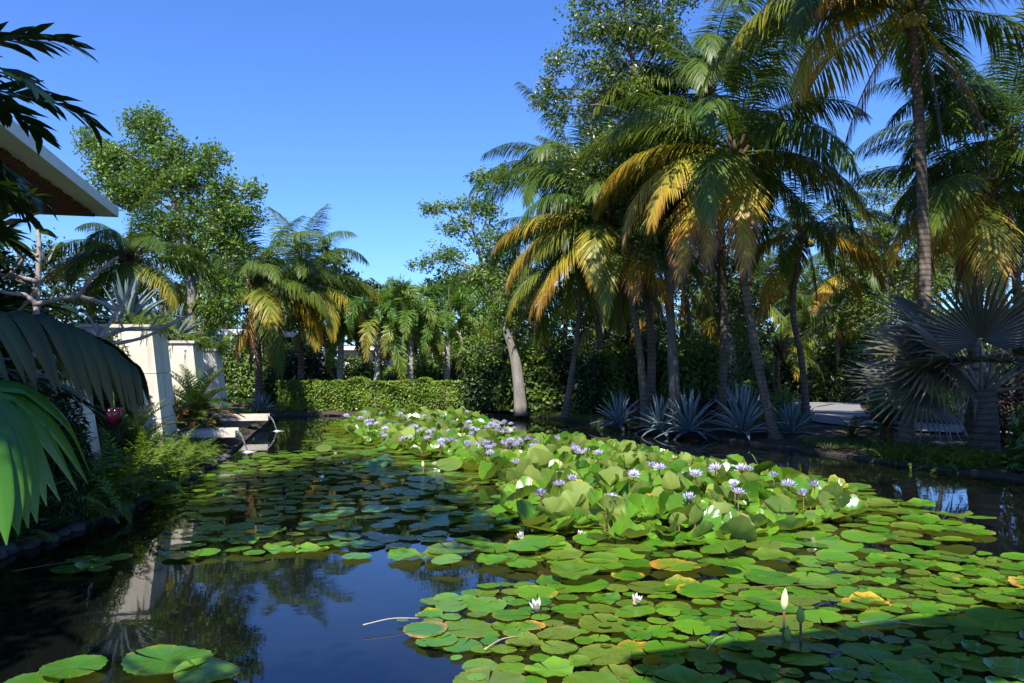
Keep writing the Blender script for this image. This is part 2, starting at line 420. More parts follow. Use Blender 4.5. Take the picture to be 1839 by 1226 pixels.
# ------------------------------------------------------------------ the setting: pond, banks, path
pond = np.array([(-5.4, 1.2), (-5.1, 5.0), (-5.0, 7.8), (-5.0, 10.5), (-5.35, 13.6), (-5.9, 16.8), (-6.8, 21.0), (-8.3, 28.0),
                 (-4.0, 28.3), (0.1, 28.6), (1.4, 26.4), (2.8, 23.6), (4.3, 20.8), (5.5, 18.7), (6.5, 16.3), (8.2, 12.8), (9.7, 9.7), (11.2, 6.6), (12.5, 1.2)])
def densify(poly, step):
    out_ = []
    for i in range(len(poly)):
        a, b = poly[i], poly[(i + 1) % len(poly)]
        k = max(1, int(np.linalg.norm(b - a) / step))
        for j in range(k): out_.append(a + (b - a) * j / k)
    return np.array(out_)
def inside(pts, poly):
    x, y = pts[:, 0], pts[:, 1]; c = np.zeros(len(pts), bool); n = len(poly); j = n - 1
    for i in range(n):
        xi, yi = poly[i][:2]; xj, yj = poly[j][:2]
        c ^= ((yi > y) != (yj > y)) & (x < (xj - xi) * (y - yi) / (yj - yi + 1e-12) + xi)
        j = i
    return c
rng = np.random.default_rng(11)
pd = densify(pond, 0.4)
cen = np.array([0.5, 12.0])
dirs = nrm(pd - cen)
rings = [(0.03, -0.6), (0.0, 0.02), (0.18, 0.07), (0.7, 0.13), (2.0, 0.2), (5, 0.22), (12, 0.22), (30, 0.22), (90, 0.22), (300, 0.22), (1500, 0.22)]
V = []
for k, (off, z) in enumerate(rings):
    jit = rng.normal(0, 0.03 if 2 <= k <= 6 else 0.0, len(pd))
    sgn = -1 if k == 0 else 1
    q = pd + dirs * off * sgn
    V.append(np.column_stack([q, np.full(len(pd), z) + jit]))
mb = MB().add(np.vstack(V), [grid_faces(len(rings), len(pd), True)])
g = obj('ground', mb.mesh('ground', M['soil'], True)); g['kind'] = 'structure'
mb = MB().add(np.column_stack([pond + nrm(pond - cen) * 0.06, np.zeros(len(pond))]), [np.arange(len(pond))[None, :]])
wtr = obj('water', mb.mesh('water', M['water'])); wtr['kind'] = 'structure'
# low dark edging round the pond
def strip(center, hw, z, name, mat, kerb=None):
    c = smooth_line(center, 60); T = nrm(np.gradient(c, axis=0)); Nn = np.column_stack([-T[:, 1], T[:, 0]])
    V = np.concatenate([np.column_stack([c + Nn * hw, np.full(len(c), z)]), np.column_stack([c - Nn * hw, np.full(len(c), z)])])
    n = len(c); k = np.arange(n - 1)
    F_ = np.stack([k, k + n, k + n + 1, k + 1], 1)
    mb = MB().add(V, [F_]); o = obj(name, mb.mesh(name, mat)); o['kind'] = 'structure'
    return o, c, Nn
ed = pd[(pd[:, 1] > 2.0)]
# edging: a closed ribbon with a top and a water side
e_in, e_out = pd - dirs * 0.05, pd + dirs * 0.07
n = len(pd)
zz = 0.055 + 0.012 * np.sin(np.arange(n) * 0.7)
mb = MB().add(np.concatenate([np.column_stack([e_in, np.full(n, -0.3)]), np.column_stack([e_in, zz]), np.column_stack([e_out, zz]), np.column_stack([e_out, np.full(n, -0.05)])]),
              [grid_faces(4, n, True)])
o = obj('pond_edging', mb.mesh('pond_edging', M['edge'])); o['kind'] = 'structure'
pathc = [(17, 17.6), (12.5, 19.0), (9.9, 21.2), (10.2, 26), (13.0, 33), (18, 42), (30, 55)]
strip(pathc, 1.35, 0.262, 'path', M['asphalt'])

# ------------------------------------------------------------------ pinnate leaves (palms, cycads, ferns)
def frond_arrays(L, elev, droop, n, ll, lw, seed, la0=70, la1=25, lift=20, hang=0.35, bare=0.12, bushy=False, rr=0.016, segs=3, taper=0.3, sway=0.0):
    g = np.random.default_rng(seed)
    ns = 22
    s = np.linspace(0, 1, ns)
    a = elev - droop * s ** 1.25
    ds = L / (ns - 1)
    x = np.concatenate([[0], np.cumsum(np.cos((a[1:] + a[:-1]) / 2) * ds)])
    z = np.concatenate([[0], np.cumsum(np.sin((a[1:] + a[:-1]) / 2) * ds)])
    y = sway * L * s ** 2
    C = np.column_stack([x, y, z])
    mb = MB()
    V, Fs = tube(C, rr * (1 - 0.85 * s), 4, False)
    mb.add(V, Fs, np.column_stack([np.repeat(s, 4) * 0.6, np.zeros(ns * 4), np.full(ns * 4, 0.75)]))
    t = np.linspace(bare, 0.995, n); t = np.repeat(t, 2) + g.normal(0, 0.004, 2 * n); t = np.clip(t, bare * 0.8, 1)
    side = np.tile([1.0, -1.0], n)
    base = np.column_stack([np.interp(t, s, C[:, k]) for k in range(3)])
    ang = np.interp(t, s, a)
    T = np.column_stack([np.cos(ang), np.zeros(2 * n), np.sin(ang)])
    Nv = np.column_stack([-np.sin(ang), np.zeros(2 * n), np.cos(ang)])
    S = np.column_stack([np.zeros(2 * n), side, np.zeros(2 * n)])
    la = R(1) * (la0 + (la1 - la0) * t ** 1.3 + g.normal(0, 5, 2 * n))
    if bushy: v = R(1) * g.uniform(-75, 75, 2 * n)
    else: v = R(1) * (lift + g.normal(0, 8, 2 * n))
    D = T * np.cos(la)[:, None] + (S * np.cos(v)[:, None] + Nv * np.sin(v)[:, None]) * np.sin(la)[:, None]
    prof = np.minimum(1, 0.45 + 2.4 * (t - bare)) * (1 - (1 - taper) * np.clip((t - 0.45) / 0.55, 0, 1) ** 1.4)
    ln = ll * prof * g.uniform(0.85, 1.1, 2 * n)
    wd = lw * (0.6 + 0.4 * prof) * g.uniform(0.8, 1.15, 2 * n)
    Wv = nrm(T - D * np.sum(T * D, 1, keepdims=True))
    prof_w = [0.45, 1.0, 0.75] if segs == 3 else [0.5, 1.0]
    rows = []; p = base.copy(); d = D.copy()
    hg = hang * g.uniform(0.6, 1.4, 2 * n)
    for k in range(segs):
        rows.append(p - Wv * (wd * prof_w[k] / 2)[:, None]); rows.append(p + Wv * (wd * prof_w[k] / 2)[:, None])
        d = nrm(d + np.array([0, 0, -1.0]) * hg[:, None])
        p = p + d * (ln / segs)[:, None]
    rows.append(p)
    m_ = 2 * segs + 1
    VV = np.stack(rows, 1).reshape(-1, 3)
    b0 = np.arange(2 * n)[:, None] * m_
    quads = np.concatenate([b0 + np.array([[2 * k, 2 * k + 1, 2 * k + 3, 2 * k + 2]]) for k in range(segs - 1)])
    tris = b0 + np.array([[2 * segs - 2, 2 * segs - 1, 2 * segs]])
    cs = np.repeat(np.arange(segs) / segs, 2).tolist() + [1.0]
    cc = np.stack([np.repeat(t, m_), np.tile(cs, 2 * n), np.repeat(g.uniform(0, 1, 2 * n), m_)], 1)
    mb.add(VV, [quads, tris], cc)
    return mb

ELEV = [82, 62, 42, 22, 2, -25, -55, -75]
DROOP = [55, 88, 98, 92, 80, 58, 30, 12]
FR = {}
def frond_lib(kind, mat, L, n, ll, lw, elevs=ELEV, droops=DROOP, nvar=2, **kw):
    for i, (e, d) in enumerate(zip(elevs, droops)):
        for v in range(nvar):
            g = np.random.default_rng(i * 7 + v)
            mb = frond_arrays(L * g.uniform(0.93, 1.07), R(e), R(d * g.uniform(0.85, 1.15)), n, ll, lw, 100 * i + v, **kw)
            FR[(kind, i, v)] = mb.mesh('frond_' + kind, M[mat])
frond_lib('coco', 'frond', 3.1, 128, 0.84, 0.029, hang=0.36, lift=0, nvar=3, sway=0.04)
frond_lib('dead', 'frond', 2.6, 50, 0.5, 0.03, elevs=[-55, -75], droops=[32, 12], hang=0.9, lift=0, la0=60, la1=15)
frond_lib('fox', 'frond_fox', 1.75, 90, 0.36, 0.034, elevs=[75, 50, 25, 0, -35], droops=[120, 130, 110, 90, 50], bushy=True, hang=0.22, bare=0.2, la0=62, la1=40, segs=2)
frond_lib('cycad', 'frond_cycad', 0.95, 55, 0.16, 0.016, elevs=[72, 50, 28, 5, -25], droops=[45, 50, 50, 40, 20], hang=0.05, lift=25, la0=75, la1=45, segs=2, bare=0.06)
frond_lib('broad', 'frond_dark', 1.9, 24, 0.55, 0.12, elevs=[78, 58, 38, 15, -10], droops=[35, 60, 70, 60, 40], hang=0.18, lift=18, taper=0.6, la0=65, la1=35)

def add_frond(root, kind, i, az, loc, scale, age, g, mesh_var=None, roll=0.0):
    nv = max(k[2] for k in FR if k[0] == kind and k[1] == i) + 1
    o = obj('frond', FR[(kind, i, int(g.integers(nv)) if mesh_var is None else mesh_var)], root, loc, (roll, 0, az), scale)
    o['age'] = float(age)
    return o

def trunk_mesh(pts, r0, r1, ring=0.09, sides=10, mat='trunk', flare=1.5, seed=0):
    g = np.random.default_rng(seed)
    pts = np.asarray(pts, float)
    L = np.sum(np.linalg.norm(np.diff(pts, axis=0), axis=1))
    n = max(12, int(L / (ring / 3)))
    n = min(n, 330)
    c = smooth_line(pts, n); s = np.linspace(0, 1, n)
    rad = r0 + (r1 - r0) * s ** 0.8
    rad = rad * (1 + (flare - 1) * np.exp(-s * L / 0.35))
    ph = (s * L / ring) % 1.0
    rad = rad * (1 + 0.07 * np.where(ph < 0.34, 1, 0) * g.uniform(0.5, 1.2, n) - 0.02 * ph)
    V, Fs = tube(c, rad, sides)
    cc = np.concatenate([np.column_stack([np.repeat(s * L / ring, sides), np.tile([0.5, 0.5], (n * sides, 1))]), np.tile([0, .5, .5], (2, 1))])
    return MB().add(V, Fs, cc).mesh('trunk', M[mat], True), c, L

def coconut_palm(label, pts, r0, r1, nf, L, seed, yellow=0.5, dead=2, group='coconut palms round the pond', extra=(), nuts=4, spear=True, emin=0, young=0.08, emax=5.7):
    g = np.random.default_rng(seed)
    pts = np.asarray(pts, float)
    base = pts[0].copy(); base[2] = min(base[2], 0.15)
    pts = np.vstack([base, pts[1:]])
    root = empty('coconut_palm', base, label, 'palm tree', group)
    me, c, TL = trunk_mesh(pts - base, r0 * .7, r1 * .72, 0.11, seed=seed)
    obj('trunk', me, root)
    top = c[-1]
    sc = L / 3.1 * 1.18; nf = int(nf * .88)
    # fibrous boots round the crown base
    mb = MB()
    for k in range(14):
        a = k * 2.4; z = -0.35 + 0.045 * k
        p0 = np.array([math.cos(a) * r1 * 0.7, math.sin(a) * r1 * 0.7, z])
        p1 = p0 + np.array([math.cos(a) * 0.22, math.sin(a) * 0.22, 0.28])
        V, Fs = tube(np.array([p0, (p0 + p1) / 2 + [0, 0, -0.03], p1]), [0.07, 0.055, 0.035], 5)
        mb.add(V, Fs)
    obj('boot', mb.mesh('boot', M['boot'], True), root, top)
    for k in range(nf):
        u = (k + 0.5) / nf
        idx = int(np.clip(emin + u ** 0.85 * (emax - emin) + g.normal(0, 0.4), 0, 5))
        az = k * 2.399 + g.normal(0, 0.25)
        old = max(0, u - (1 - yellow)) / max(yellow, 1e-3)
        age = young + 0.16 * g.random() + 0.5 * old ** 1.6 * g.uniform(0.2, 1.15)
        add_frond(root, 'coco', idx, az, top + np.array([math.cos(az) * 0.08, math.sin(az) * 0.08, 0.12 - 0.25 * u]), sc * g.uniform(0.85, 1.08), age, g, roll=g.normal(0, 0.12))
    for (idx, azd, age, s2) in extra:
        add_frond(root, 'coco', idx, R(azd), top + np.array([0, 0, 0.0]), sc * s2, age * .86, g)
    for k in range(dead):
        az = g.uniform(0, 6.28)
        add_frond(root, 'dead', int(g.integers(2)), az, top + np.array([math.cos(az) * 0.1, math.sin(az) * 0.1, -0.15]), sc * g.uniform(0.7, 1), g.uniform(0.8, 1.0), g)
    if spear:
        V, Fs = tube(np.array([[0, 0, 0], [0.02, 0, 0.7], [0.06, 0.02, 1.5]]) * sc, [0.05, 0.035, 0.006], 5)
        o = obj('spear', MB().add(V, Fs, (0, 0, .5)).mesh('spear', M['frond']), root, top); o['age'] = 0.3
    for k in range(nuts):
        az = g.uniform(0, 6.28)
        o = obj('coconut', COCO, root, top + np.array([math.cos(az) * 0.2, math.sin(az) * 0.2, -0.18 - 0.1 * g.random()]), (g.normal(0, .3), g.normal(0, .3), az))
    return root
def lathe(prof, sides=12):
    prof = np.array(prof, float)
    an = np.linspace(0, 2 * PI, sides, endpoint=False)
    V = np.stack([prof[:, :1] * np.cos(an), prof[:, :1] * np.sin(an), np.repeat(prof[:, 1:], sides, 1)], -1).reshape(-1, 3)
    return V, [grid_faces(len(prof), sides, True)]
V, Fs = lathe([(0.005, -0.13), (0.07, -0.1), (0.1, -0.02), (0.095, 0.06), (0.05, 0.12), (0.005, 0.14)], 9)
COCO = MB().add(V, Fs).mesh('coconut', M['coconut'], True)

GR = 'coconut palms on the right bank'
coconut_palm('leaning coconut palm with orange-tipped drooping fronds rising between the blue agaves', pline([(1392, 790), (1371, 700), (1345, 560), (1326, 410), (1322, 275)], 18.7),
             0.17, 0.11, 26, 3.3, 1, 0.55, 3, GR, extra=[(3, 175, 0.62, 1.0), (4, 195, 0.66, 1.0), (5, 235, 0.7, 0.95), (4, 215, 0.6, 1.05), (3, 160, 0.5, 1), (5, 255, 0.68, 1), (4, 330, .5, 1), (2, 165, .3, 1.05)])
coconut_palm('tallest coconut palm with a straight ringed grey trunk behind the big silver fan palm', pline([(1622, 792), (1652, 650), (1661, 520), (1656, 350), (1648, 170), (1636, 22)], 16.0),
             0.2, 0.13, 24, 3.8, 2, 0.45, 3, GR, extra=[(3, 192, 0.4, 1.05), (4, 205, 0.55, 1.0), (3, 178, .3, 1.1), (4, 345, .35, .95), (2, 185, .3, 1), (3, 215, .5, 1)], nuts=7, emax=3.9)
coconut_palm('slender coconut palm with an S-curved pale trunk beside the asphalt path', pline([(1449, 742), (1440, 650), (1424, 560), (1431, 480), (1443, 420)], 22.4),
             0.14, 0.09, 18, 2.5, 3, 0.7, 2, GR, extra=[(3, 180, 0.65, 1), (3, 350, 0.68, 1.0), (4, 0, 0.7, 1.1), (4, 340, .72, 1.1), (4, 190, .7, .9)])
coconut_palm('coconut palm with a gently bowed trunk standing behind the clipped agave at the water', pline([(1166, 742), (1170, 620), (1157, 500), (1147, 395)], 22.6), 0.2, 0.11, 24, 3.2, 4, 0.45, 3, GR,
             extra=[(4, 180, .5, 1)])
coconut_palm('coconut palm leaning towards the water with one long yellow-orange frond', pline([(1160, 742), (1146, 610), (1122, 490), (1088, 400)], 21.8), 0.16, 0.1, 22, 3.1, 5, 0.5, 2, GR,
             extra=[(3, 186, 0.58, 1.0), (4, 195, 0.62, 1.05), (5, 190, .55, 1), (4, 178, .3, 1), (5, 260, .4, .9), (5, 205, .66, 1)])
coconut_palm('dark coconut palm with a tilted thin trunk at the grassy bank', pline([(1014, 738), (1030, 650), (1040, 560), (1044, 470)], 25.0), 0.15, 0.09, 18, 2.8, 6, 0.3, 2, GR)
coconut_palm('green coconut palm whose crown shows at the edge of the open sky', pline([(1080, 722), (1075, 600), (1060, 440), (1040, 330)], 27.5), 0.17, 0.11, 24, 3.5, 7, 0.2, 1, GR, extra=[(2, 180, .1, 1.05), (3, 185, .12, 1), (1, 175, .1, 1)])
coconut_palm('tall green coconut palm rising through the broadleaf tree', pline([(1296, 735), (1300, 560), (1290, 340), (1268, 165)], 21.5), 0.17, 0.11, 26, 3.4, 8, 0.3, 1, GR, extra=[(2, 180, .15, 1.05), (3, 170, .2, 1), (3, 200, .3, 1), (1, 175, .1, 1)])
coconut_palm('coconut palm with yellowing fronds directly behind the silver fan palm crown', pline([(1742, 742), (1752, 560), (1762, 430), (1772, 345)], 18.0), 0.17, 0.11, 22, 3.0, 9, 0.55, 2, GR, extra=[(4, 190, .55, 1), (4, 210, .6, 1), (5, 240, .6, 1), (4, 345, .6, 1)])
coconut_palm('dark green coconut palm with upright fronds at the far right of the bank', pline([(1835, 742), (1830, 560), (1815, 400), (1808, 250)], 19.5), 0.18, 0.12, 26, 3.5, 10, 0.25, 1, GR, extra=[(1, 180, .05, 1), (1, 90, .05, 1), (0, 0, .05, 1), (2, 200, .1, 1)])
coconut_palm('small coconut palm with a pale bowed frond over the asphalt path', pline([(1400, 715), (1396, 660), (1398, 640), (1402, 628)], 26.5), 0.1, 0.07, 9, 1.6, 11, 0.8, 2, GR, nuts=0)
for k, (a, b, Y, top) in enumerate([(1235, 700, 29, 500), (1345, 700, 30, 520), (1500, 695, 33, 560), (1560, 700, 31, 480), (1440, 690, 36, 540), (960, 705, 33, 560), (1130, 705, 31, 560)]):
    coconut_palm(['half hidden grove palm behind the bowed coconut trunk', 'half hidden grove palm behind the leaning palm trunk', 'half hidden grove palm beyond the S-curved palm beside the path', 'half hidden grove palm beyond the path entrance', 'farthest half hidden grove palm over the path bend', 'half hidden grove palm behind the thick pale trunk', 'half hidden grove palm behind the shaded silver fan palm'][k], pline([(a, b), (a + 4, (b + top) / 2), (a - 6, top)], Y), 0.14, 0.09, 15, 2.9, 40 + k, 0.4, 1, 'coconut palms deep in the grove', nuts=0)
GL = 'coconut palms on the left bank'
coconut_palm('coconut palm with golden arching fronds at the corner of the clipped hedge', pline([(466, 716), (464, 640), (458, 580), (455, 515)], 29.0), 0.2, 0.13, 24, 3.1, 12, 0.5, 2, GL, extra=[(3, 355, 0.45, 1), (4, 350, 0.6, 0.95), (3, 340, .35, 1), (4, 300, .5, 1), (2, 10, .3, 1)])
coconut_palm('full green coconut palm next to the row of foxtail palms', pline([(540, 700), (541, 640), (540, 580), (536, 505)], 30.5), 0.19, 0.13, 26, 3.3, 13, 0.5, 1, GL, extra=[(3, 0, .4, 1), (4, 340, .55, 1), (5, 300, .5, .9)])
coconut_palm('coconut palm with bright yellow fronds beside the roof corner', pline([(262, 690), (250, 610), (240, 540), (232, 468)], 19.5), 0.15, 0.1, 18, 2.1, 14, 0.5, 1, GL, extra=[(3, 180, 0.5, 0.9), (3, 200, 0.58, .9), (2, 150, .3, 1), (1, 100, .2, 1)])

# foxtail palms behind the hedge
fox_spots = [(612, 686, 588, 31.0, 'foxtail palm nearest the green coconut palm, at the left end of its row'),
             (678, 686, 592, 30.6, 'foxtail palm with the palest trunk, in front of the white wall'),
             (738, 684, 594, 31.0, 'foxtail palm with a fluffy frond hanging down its trunk'),
             (804, 684, 594, 31.4, 'foxtail palm between the hedge and the slender tree'),
             (866, 686, 590, 33.5, 'foxtail palm half hidden behind the slender tree')]
for k, (a, b, top, Y, lab) in enumerate(fox_spots):
    g = np.random.default_rng(60 + k)
    pts = pline([(a, 745), (a - 1, b), (a + 1, top)], Y); base = pts[0].copy(); base[2] = 0.2; pts[0] = base
    root = empty('foxtail_palm', base, lab, 'palm tree', 'foxtail palms in a row behind the hedge')
    me, c, TL = trunk_mesh(pts - base, 0.15, 0.11, 0.14, mat='trunk_fox', flare=1.15, seed=k)
    obj('trunk', me, root)
    top_ = c[-1]
    V, Fs = tube(np.array([[0, 0, -0.1], [0, 0, 0.25], [0, 0, 0.75]]), [0.115, 0.125, 0.05], 8)
    obj('crownshaft', MB().add(V, Fs).mesh('crownshaft', M['crownshaft'], True), root, top_)
    V, Fs = tube(np.array([[0, 0, 0.7], [0.02, 0, 1.3], [0.03, 0.02, 1.95]]), [0.035, 0.02, 0.004], 5)
    obj('spear', MB().add(V, Fs).mesh('spear', M['petiole'], True), root, top_)
    for j in range(17):
        u = (j + 0.5) / 17
        idx = int(np.clip(u * 4.6 + g.normal(0, .3), 0, 4))
        add_frond(root, 'fox', idx, j * 2.399 + k, top_ + np.array([0, 0, 0.6 - 0.15 * u]), g.uniform(1.25, 1.6), 0.1 + 0.35 * g.random() + 0.2 * (u > .7), g)

# ------------------------------------------------------------------ broadleaf crowns
def leaves(pos, size, g, col_g, up=0.4, asp=0.5, out=None):
    n = len(pos)
    nv = g.normal(0, 1, (n, 3)); nv[:, 2] += up * 2.2
    if out is not None: nv += out * 1.2
    nv = nrm(nv)
    a = nrm(np.cross(nv, g.normal(0, 1, (n, 3)))); b = np.cross(nv, a)
    l = (size * g.uniform(0.7, 1.3, n))[:, None]
    w = l * asp * 0.5
    fold = nv * l * 0.08
    V = np.stack([pos - a * l * .5, pos + b * w + fold, pos + a * l * .5, pos - b * w + fold], 1).reshape(-1, 3)
    F_ = np.arange(4 * n).reshape(n, 4)
    F_ = np.concatenate([F_[:, [0, 1, 2]], F_[:, [0, 2, 3]]])
    C = np.stack([np.repeat(g.uniform(0, 1, n), 4), np.repeat(col_g, 4), np.full(4 * n, 0.5)], 1)
    return V, [F_], C

def broad_tree(name, label, trunk_pts, r0, r1, blobs, seed, leaf=0.1, mat='leaf_tree', bark='bark', group=None, dens=1.0, spray=26, cat='tree', drape=0.0):
    """blobs: (centre, radii, weight). Sprays of leaves grow outward from each blob; limbs join blobs to the trunk."""
    g = np.random.default_rng(seed)
    tp = np.array(trunk_pts, float); tp[0][2] = min(tp[0][2], .12); base = tp[0].copy()
    root = empty(name, base, label, cat, group)
    c = smooth_line(tp, 40); s = np.linspace(0, 1, 40)
    rad = (r1 + (r0 - r1) * (1 - s) ** 1.9) * (1 + 0.3 * np.exp(-s * 14)) * (1 + 0.06 * np.sin(s * 37 + seed))
    c = c + np.column_stack([np.sin(s * 9 + seed), np.cos(s * 11 + seed), np.zeros(40)]) * r0 * 0.25 * np.minimum(1, s * 5)[:, None]
    mbt = MB(); V, Fs = tube(c - base, rad, 10); mbt.add(V, Fs)
    mbb, mbl = MB(), MB()
    for (bc, br, wgt) in blobs:
        bc, br = np.asarray(bc, float), np.asarray(br, float)
        # limb from the nearest sensible trunk point
        j = int(np.clip(np.argmin(np.linalg.norm(c - bc + np.array([0, 0, 0.9]), axis=1)), 8, 39))
        mid = (c[j] + bc) / 2 + g.normal(0, 0.12, 3) + np.array([0, 0, 0.15])
        lr = max(0.018, min(rad[j] * 0.6, 0.02 + 0.035 * br.mean()))
        V, Fs = tube(smooth_line([c[j], mid, bc], 9) - base, np.linspace(lr, lr * 0.4, 9), 6); mbb.add(V, Fs)
        ns = max(8, int(wgt * dens * 40 * (br[0] * br[2] + 0.3 * br[0] * br[1]) ** 0.9))
        d = nrm(g.normal(0, 1, (ns, 3)))
        ext = g.uniform(0.62, 1.0, ns) ** 0.7
        long_ = g.random(ns) < 0.12; ext[long_] *= g.uniform(1.1, 1.45, long_.sum())
        p1 = bc + d * br * ext[:, None]
        p0 = bc + d * br * 0.2 * g.random((ns, 1)) + g.normal(0, 0.1, (ns, 3)) * br
        pm = (p0 + p1) / 2 + g.normal(0, 0.1, (ns, 3)) * br + np.array([0, 0, 0.12])
        p1[:, 2] -= drape * g.random(ns) * br[2]
        # twigs (three-sided)
        for q in range(ns):
            if q % 3 == 0:
                tt = np.linspace(0, 1, 4)[:, None]
                B = (1 - tt) ** 2 * p0[q] + 2 * tt * (1 - tt) * pm[q] + tt ** 2 * p1[q]
                V, Fs = tube(B - base, np.linspace(lr * 0.35, 0.004, 4), 3, False); mbb.add(V, Fs)
        k = spray
        tt = g.uniform(0.2, 1.0, (ns, k, 1)) ** 0.8
        B = (1 - tt) ** 2 * p0[:, None] + 2 * tt * (1 - tt) * pm[:, None] + tt ** 2 * p1[:, None]
        spread = (0.055 + 0.085 * np.sin(PI * tt ** 1.5)) * (0.7 + 0.3 * br.mean())
        B = B + g.normal(0, 1, B.shape) * spread
        pos = B.reshape(-1, 3) - base
        mbl.add(*leaves(pos, leaf * 1.05, g, np.repeat(g.random(ns), k), 0.35))
    obj('trunk', mbt.mesh('trunk', M[bark], True), root)
    obj('branch', mbb.mesh('branch', M[bark], True), root)
    obj('crown', mbl.mesh('crown', M[mat]), root)
    return root

def pb(lst, Y, deep=0.8):
    """pixel blobs (x, y, rx, ry, weight, dY) at distance Y"""
    o_ = []
    for b in lst:
        px, py, rx, ry = b[:4]; w = b[4] if len(b) > 4 else 1.0; dy = b[5] if len(b) > 5 else 0.0
        y = Y + dy; k = y / F
        o_.append((P(px, py, y), np.array([rx * k, (rx + ry) / 2 * k * deep + 0.2, ry * k]), w))
    return o_

broad_tree('broadleaf_tree', 'large leafy tree with a ragged crown standing behind the stone piers', pline([(352, 720), (348, 600), (342, 500), (325, 400), (300, 320)], 23.0), 0.24, 0.08,
           pb([(265, 225, 48, 38), (300, 275, 62, 40), (205, 285, 55, 30), (160, 262, 34, 14, .8), (150, 240, 20, 9, .8), (250, 335, 80, 48), (330, 330, 60, 55), (378, 290, 38, 38, .8), (400, 345, 38, 36), (452, 345, 26, 22, .8),
               (437, 392, 42, 34), (370, 400, 70, 44), (290, 410, 62, 44), (225, 355, 50, 34), (400, 440, 52, 34), (330, 460, 46, 36, .8), (385, 560, 46, 46, .9), (400, 510, 40, 30, .7), (190, 310, 46, 28)], 23.0), 21, 0.11, 'leaf_bright', 'bark', dens=2.3)
broad_tree('broadleaf_tree', 'slender open-crowned tree with a thick pale leaning trunk at the end of the hedge', pline([(936, 716), (928, 650), (912, 600), (888, 548), (868, 500), (858, 440), (848, 385), (870, 320)], 26.8), 0.21, 0.03,
           pb([(870, 330, 30, 34, .8), (900, 320, 16, 26, .8), (845, 372, 34, 16, .8), (790, 372, 36, 12, .7), (880, 385, 40, 24, .7), (770, 377, 18, 6, .7), (825, 410, 40, 22, .7), (880, 440, 44, 34, .8), (800, 460, 48, 22, .8), (755, 475, 28, 14, .7),
               (840, 500, 50, 32, .8), (905, 510, 36, 40, .8), (885, 570, 44, 44, .7), (860, 630, 50, 40, .6), (915, 440, 26, 30, .7)], 26.8), 22, 0.11, 'leaf_bright', 'bark', dens=1.7)
broad_tree('broadleaf_tree', 'tall broadleaf tree with trailing sprays towering over the palm crowns', pline([(1215, 735), (1205, 560), (1190, 380), (1160, 200), (1130, 60), (1120, -80)], 20.5), 0.14, 0.05,
           pb([(1060, 45, 56, 42), (1010, 110, 44, 36, .9), (985, 160, 28, 28, .8), (1080, 110, 58, 40), (1120, 50, 60, 50), (1040, 0, 40, 36, .7), (1110, -40, 90, 50), (1190, -10, 70, 60), (1180, 60, 60, 50), (1130, 160, 60, 44), (1060, 185, 44, 34, .8), (975, 175, 26, 22, .9), (1000, 205, 20, 22, .8), (1090, 250, 60, 44),
               (1050, 290, 46, 44), (1100, 320, 60, 50), (1160, 250, 70, 60), (1060, 350, 40, 44, .8), (1180, 350, 70, 60), (1240, 320, 60, 60, .7), (1150, 440, 60, 60, .6), (1250, -60, 90, 60), (1010, 190, 20, 30, .7)], 20.5), 23, 0.105, 'leaf_crown', 'bark_dark', drape=0.5, dens=1.25)
broad_tree('broadleaf_tree', 'ivy-covered tree trunk with leaves to the ground behind the agaves', pline([(1310, 745), (1306, 640), (1300, 520), (1290, 430)], 23.0), 0.28, 0.1,
           pb([(1300, 680, 34, 50, 1), (1310, 610, 40, 50, 1), (1296, 540, 44, 50, 1), (1285, 470, 60, 50, .8), (1340, 640, 30, 60, .7), (1330, 540, 40, 50, .6)], 23.0), 24, 0.11, 'leaf_tree', 'bark')
broad_tree('broadleaf_tree', 'light green tree showing through the gap between the two tallest palms', pline([(1600, 720), (1595, 560), (1590, 430)], 29.0), 0.2, 0.08,
           pb([(1580, 330, 50, 26, .8), (1620, 350, 60, 34, .8), (1545, 380, 50, 30, .7), (1600, 420, 80, 50), (1690, 410, 60, 60), (1560, 480, 70, 46), (1660, 500, 70, 60), (1720, 480, 60, 60), (1600, 560, 90, 60)], 29.0), 25, 0.12, 'leaf_light', 'bark')
# trees beyond the hedge and behind the grove
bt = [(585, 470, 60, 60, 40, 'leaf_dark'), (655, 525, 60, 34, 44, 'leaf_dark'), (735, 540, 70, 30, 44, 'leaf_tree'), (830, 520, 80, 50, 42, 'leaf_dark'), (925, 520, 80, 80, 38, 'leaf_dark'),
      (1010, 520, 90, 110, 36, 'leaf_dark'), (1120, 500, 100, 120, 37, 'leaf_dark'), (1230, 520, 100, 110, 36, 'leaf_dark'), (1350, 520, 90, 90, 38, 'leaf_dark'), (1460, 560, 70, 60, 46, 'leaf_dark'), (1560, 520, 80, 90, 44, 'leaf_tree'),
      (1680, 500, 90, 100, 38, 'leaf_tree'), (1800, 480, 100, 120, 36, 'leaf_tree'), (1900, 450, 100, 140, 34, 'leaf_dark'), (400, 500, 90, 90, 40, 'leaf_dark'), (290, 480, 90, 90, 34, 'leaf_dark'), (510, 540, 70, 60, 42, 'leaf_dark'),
      (160, 500, 90, 90, 26, 'leaf_dark'), (40, 470, 110, 110, 20, 'leaf_dark')]
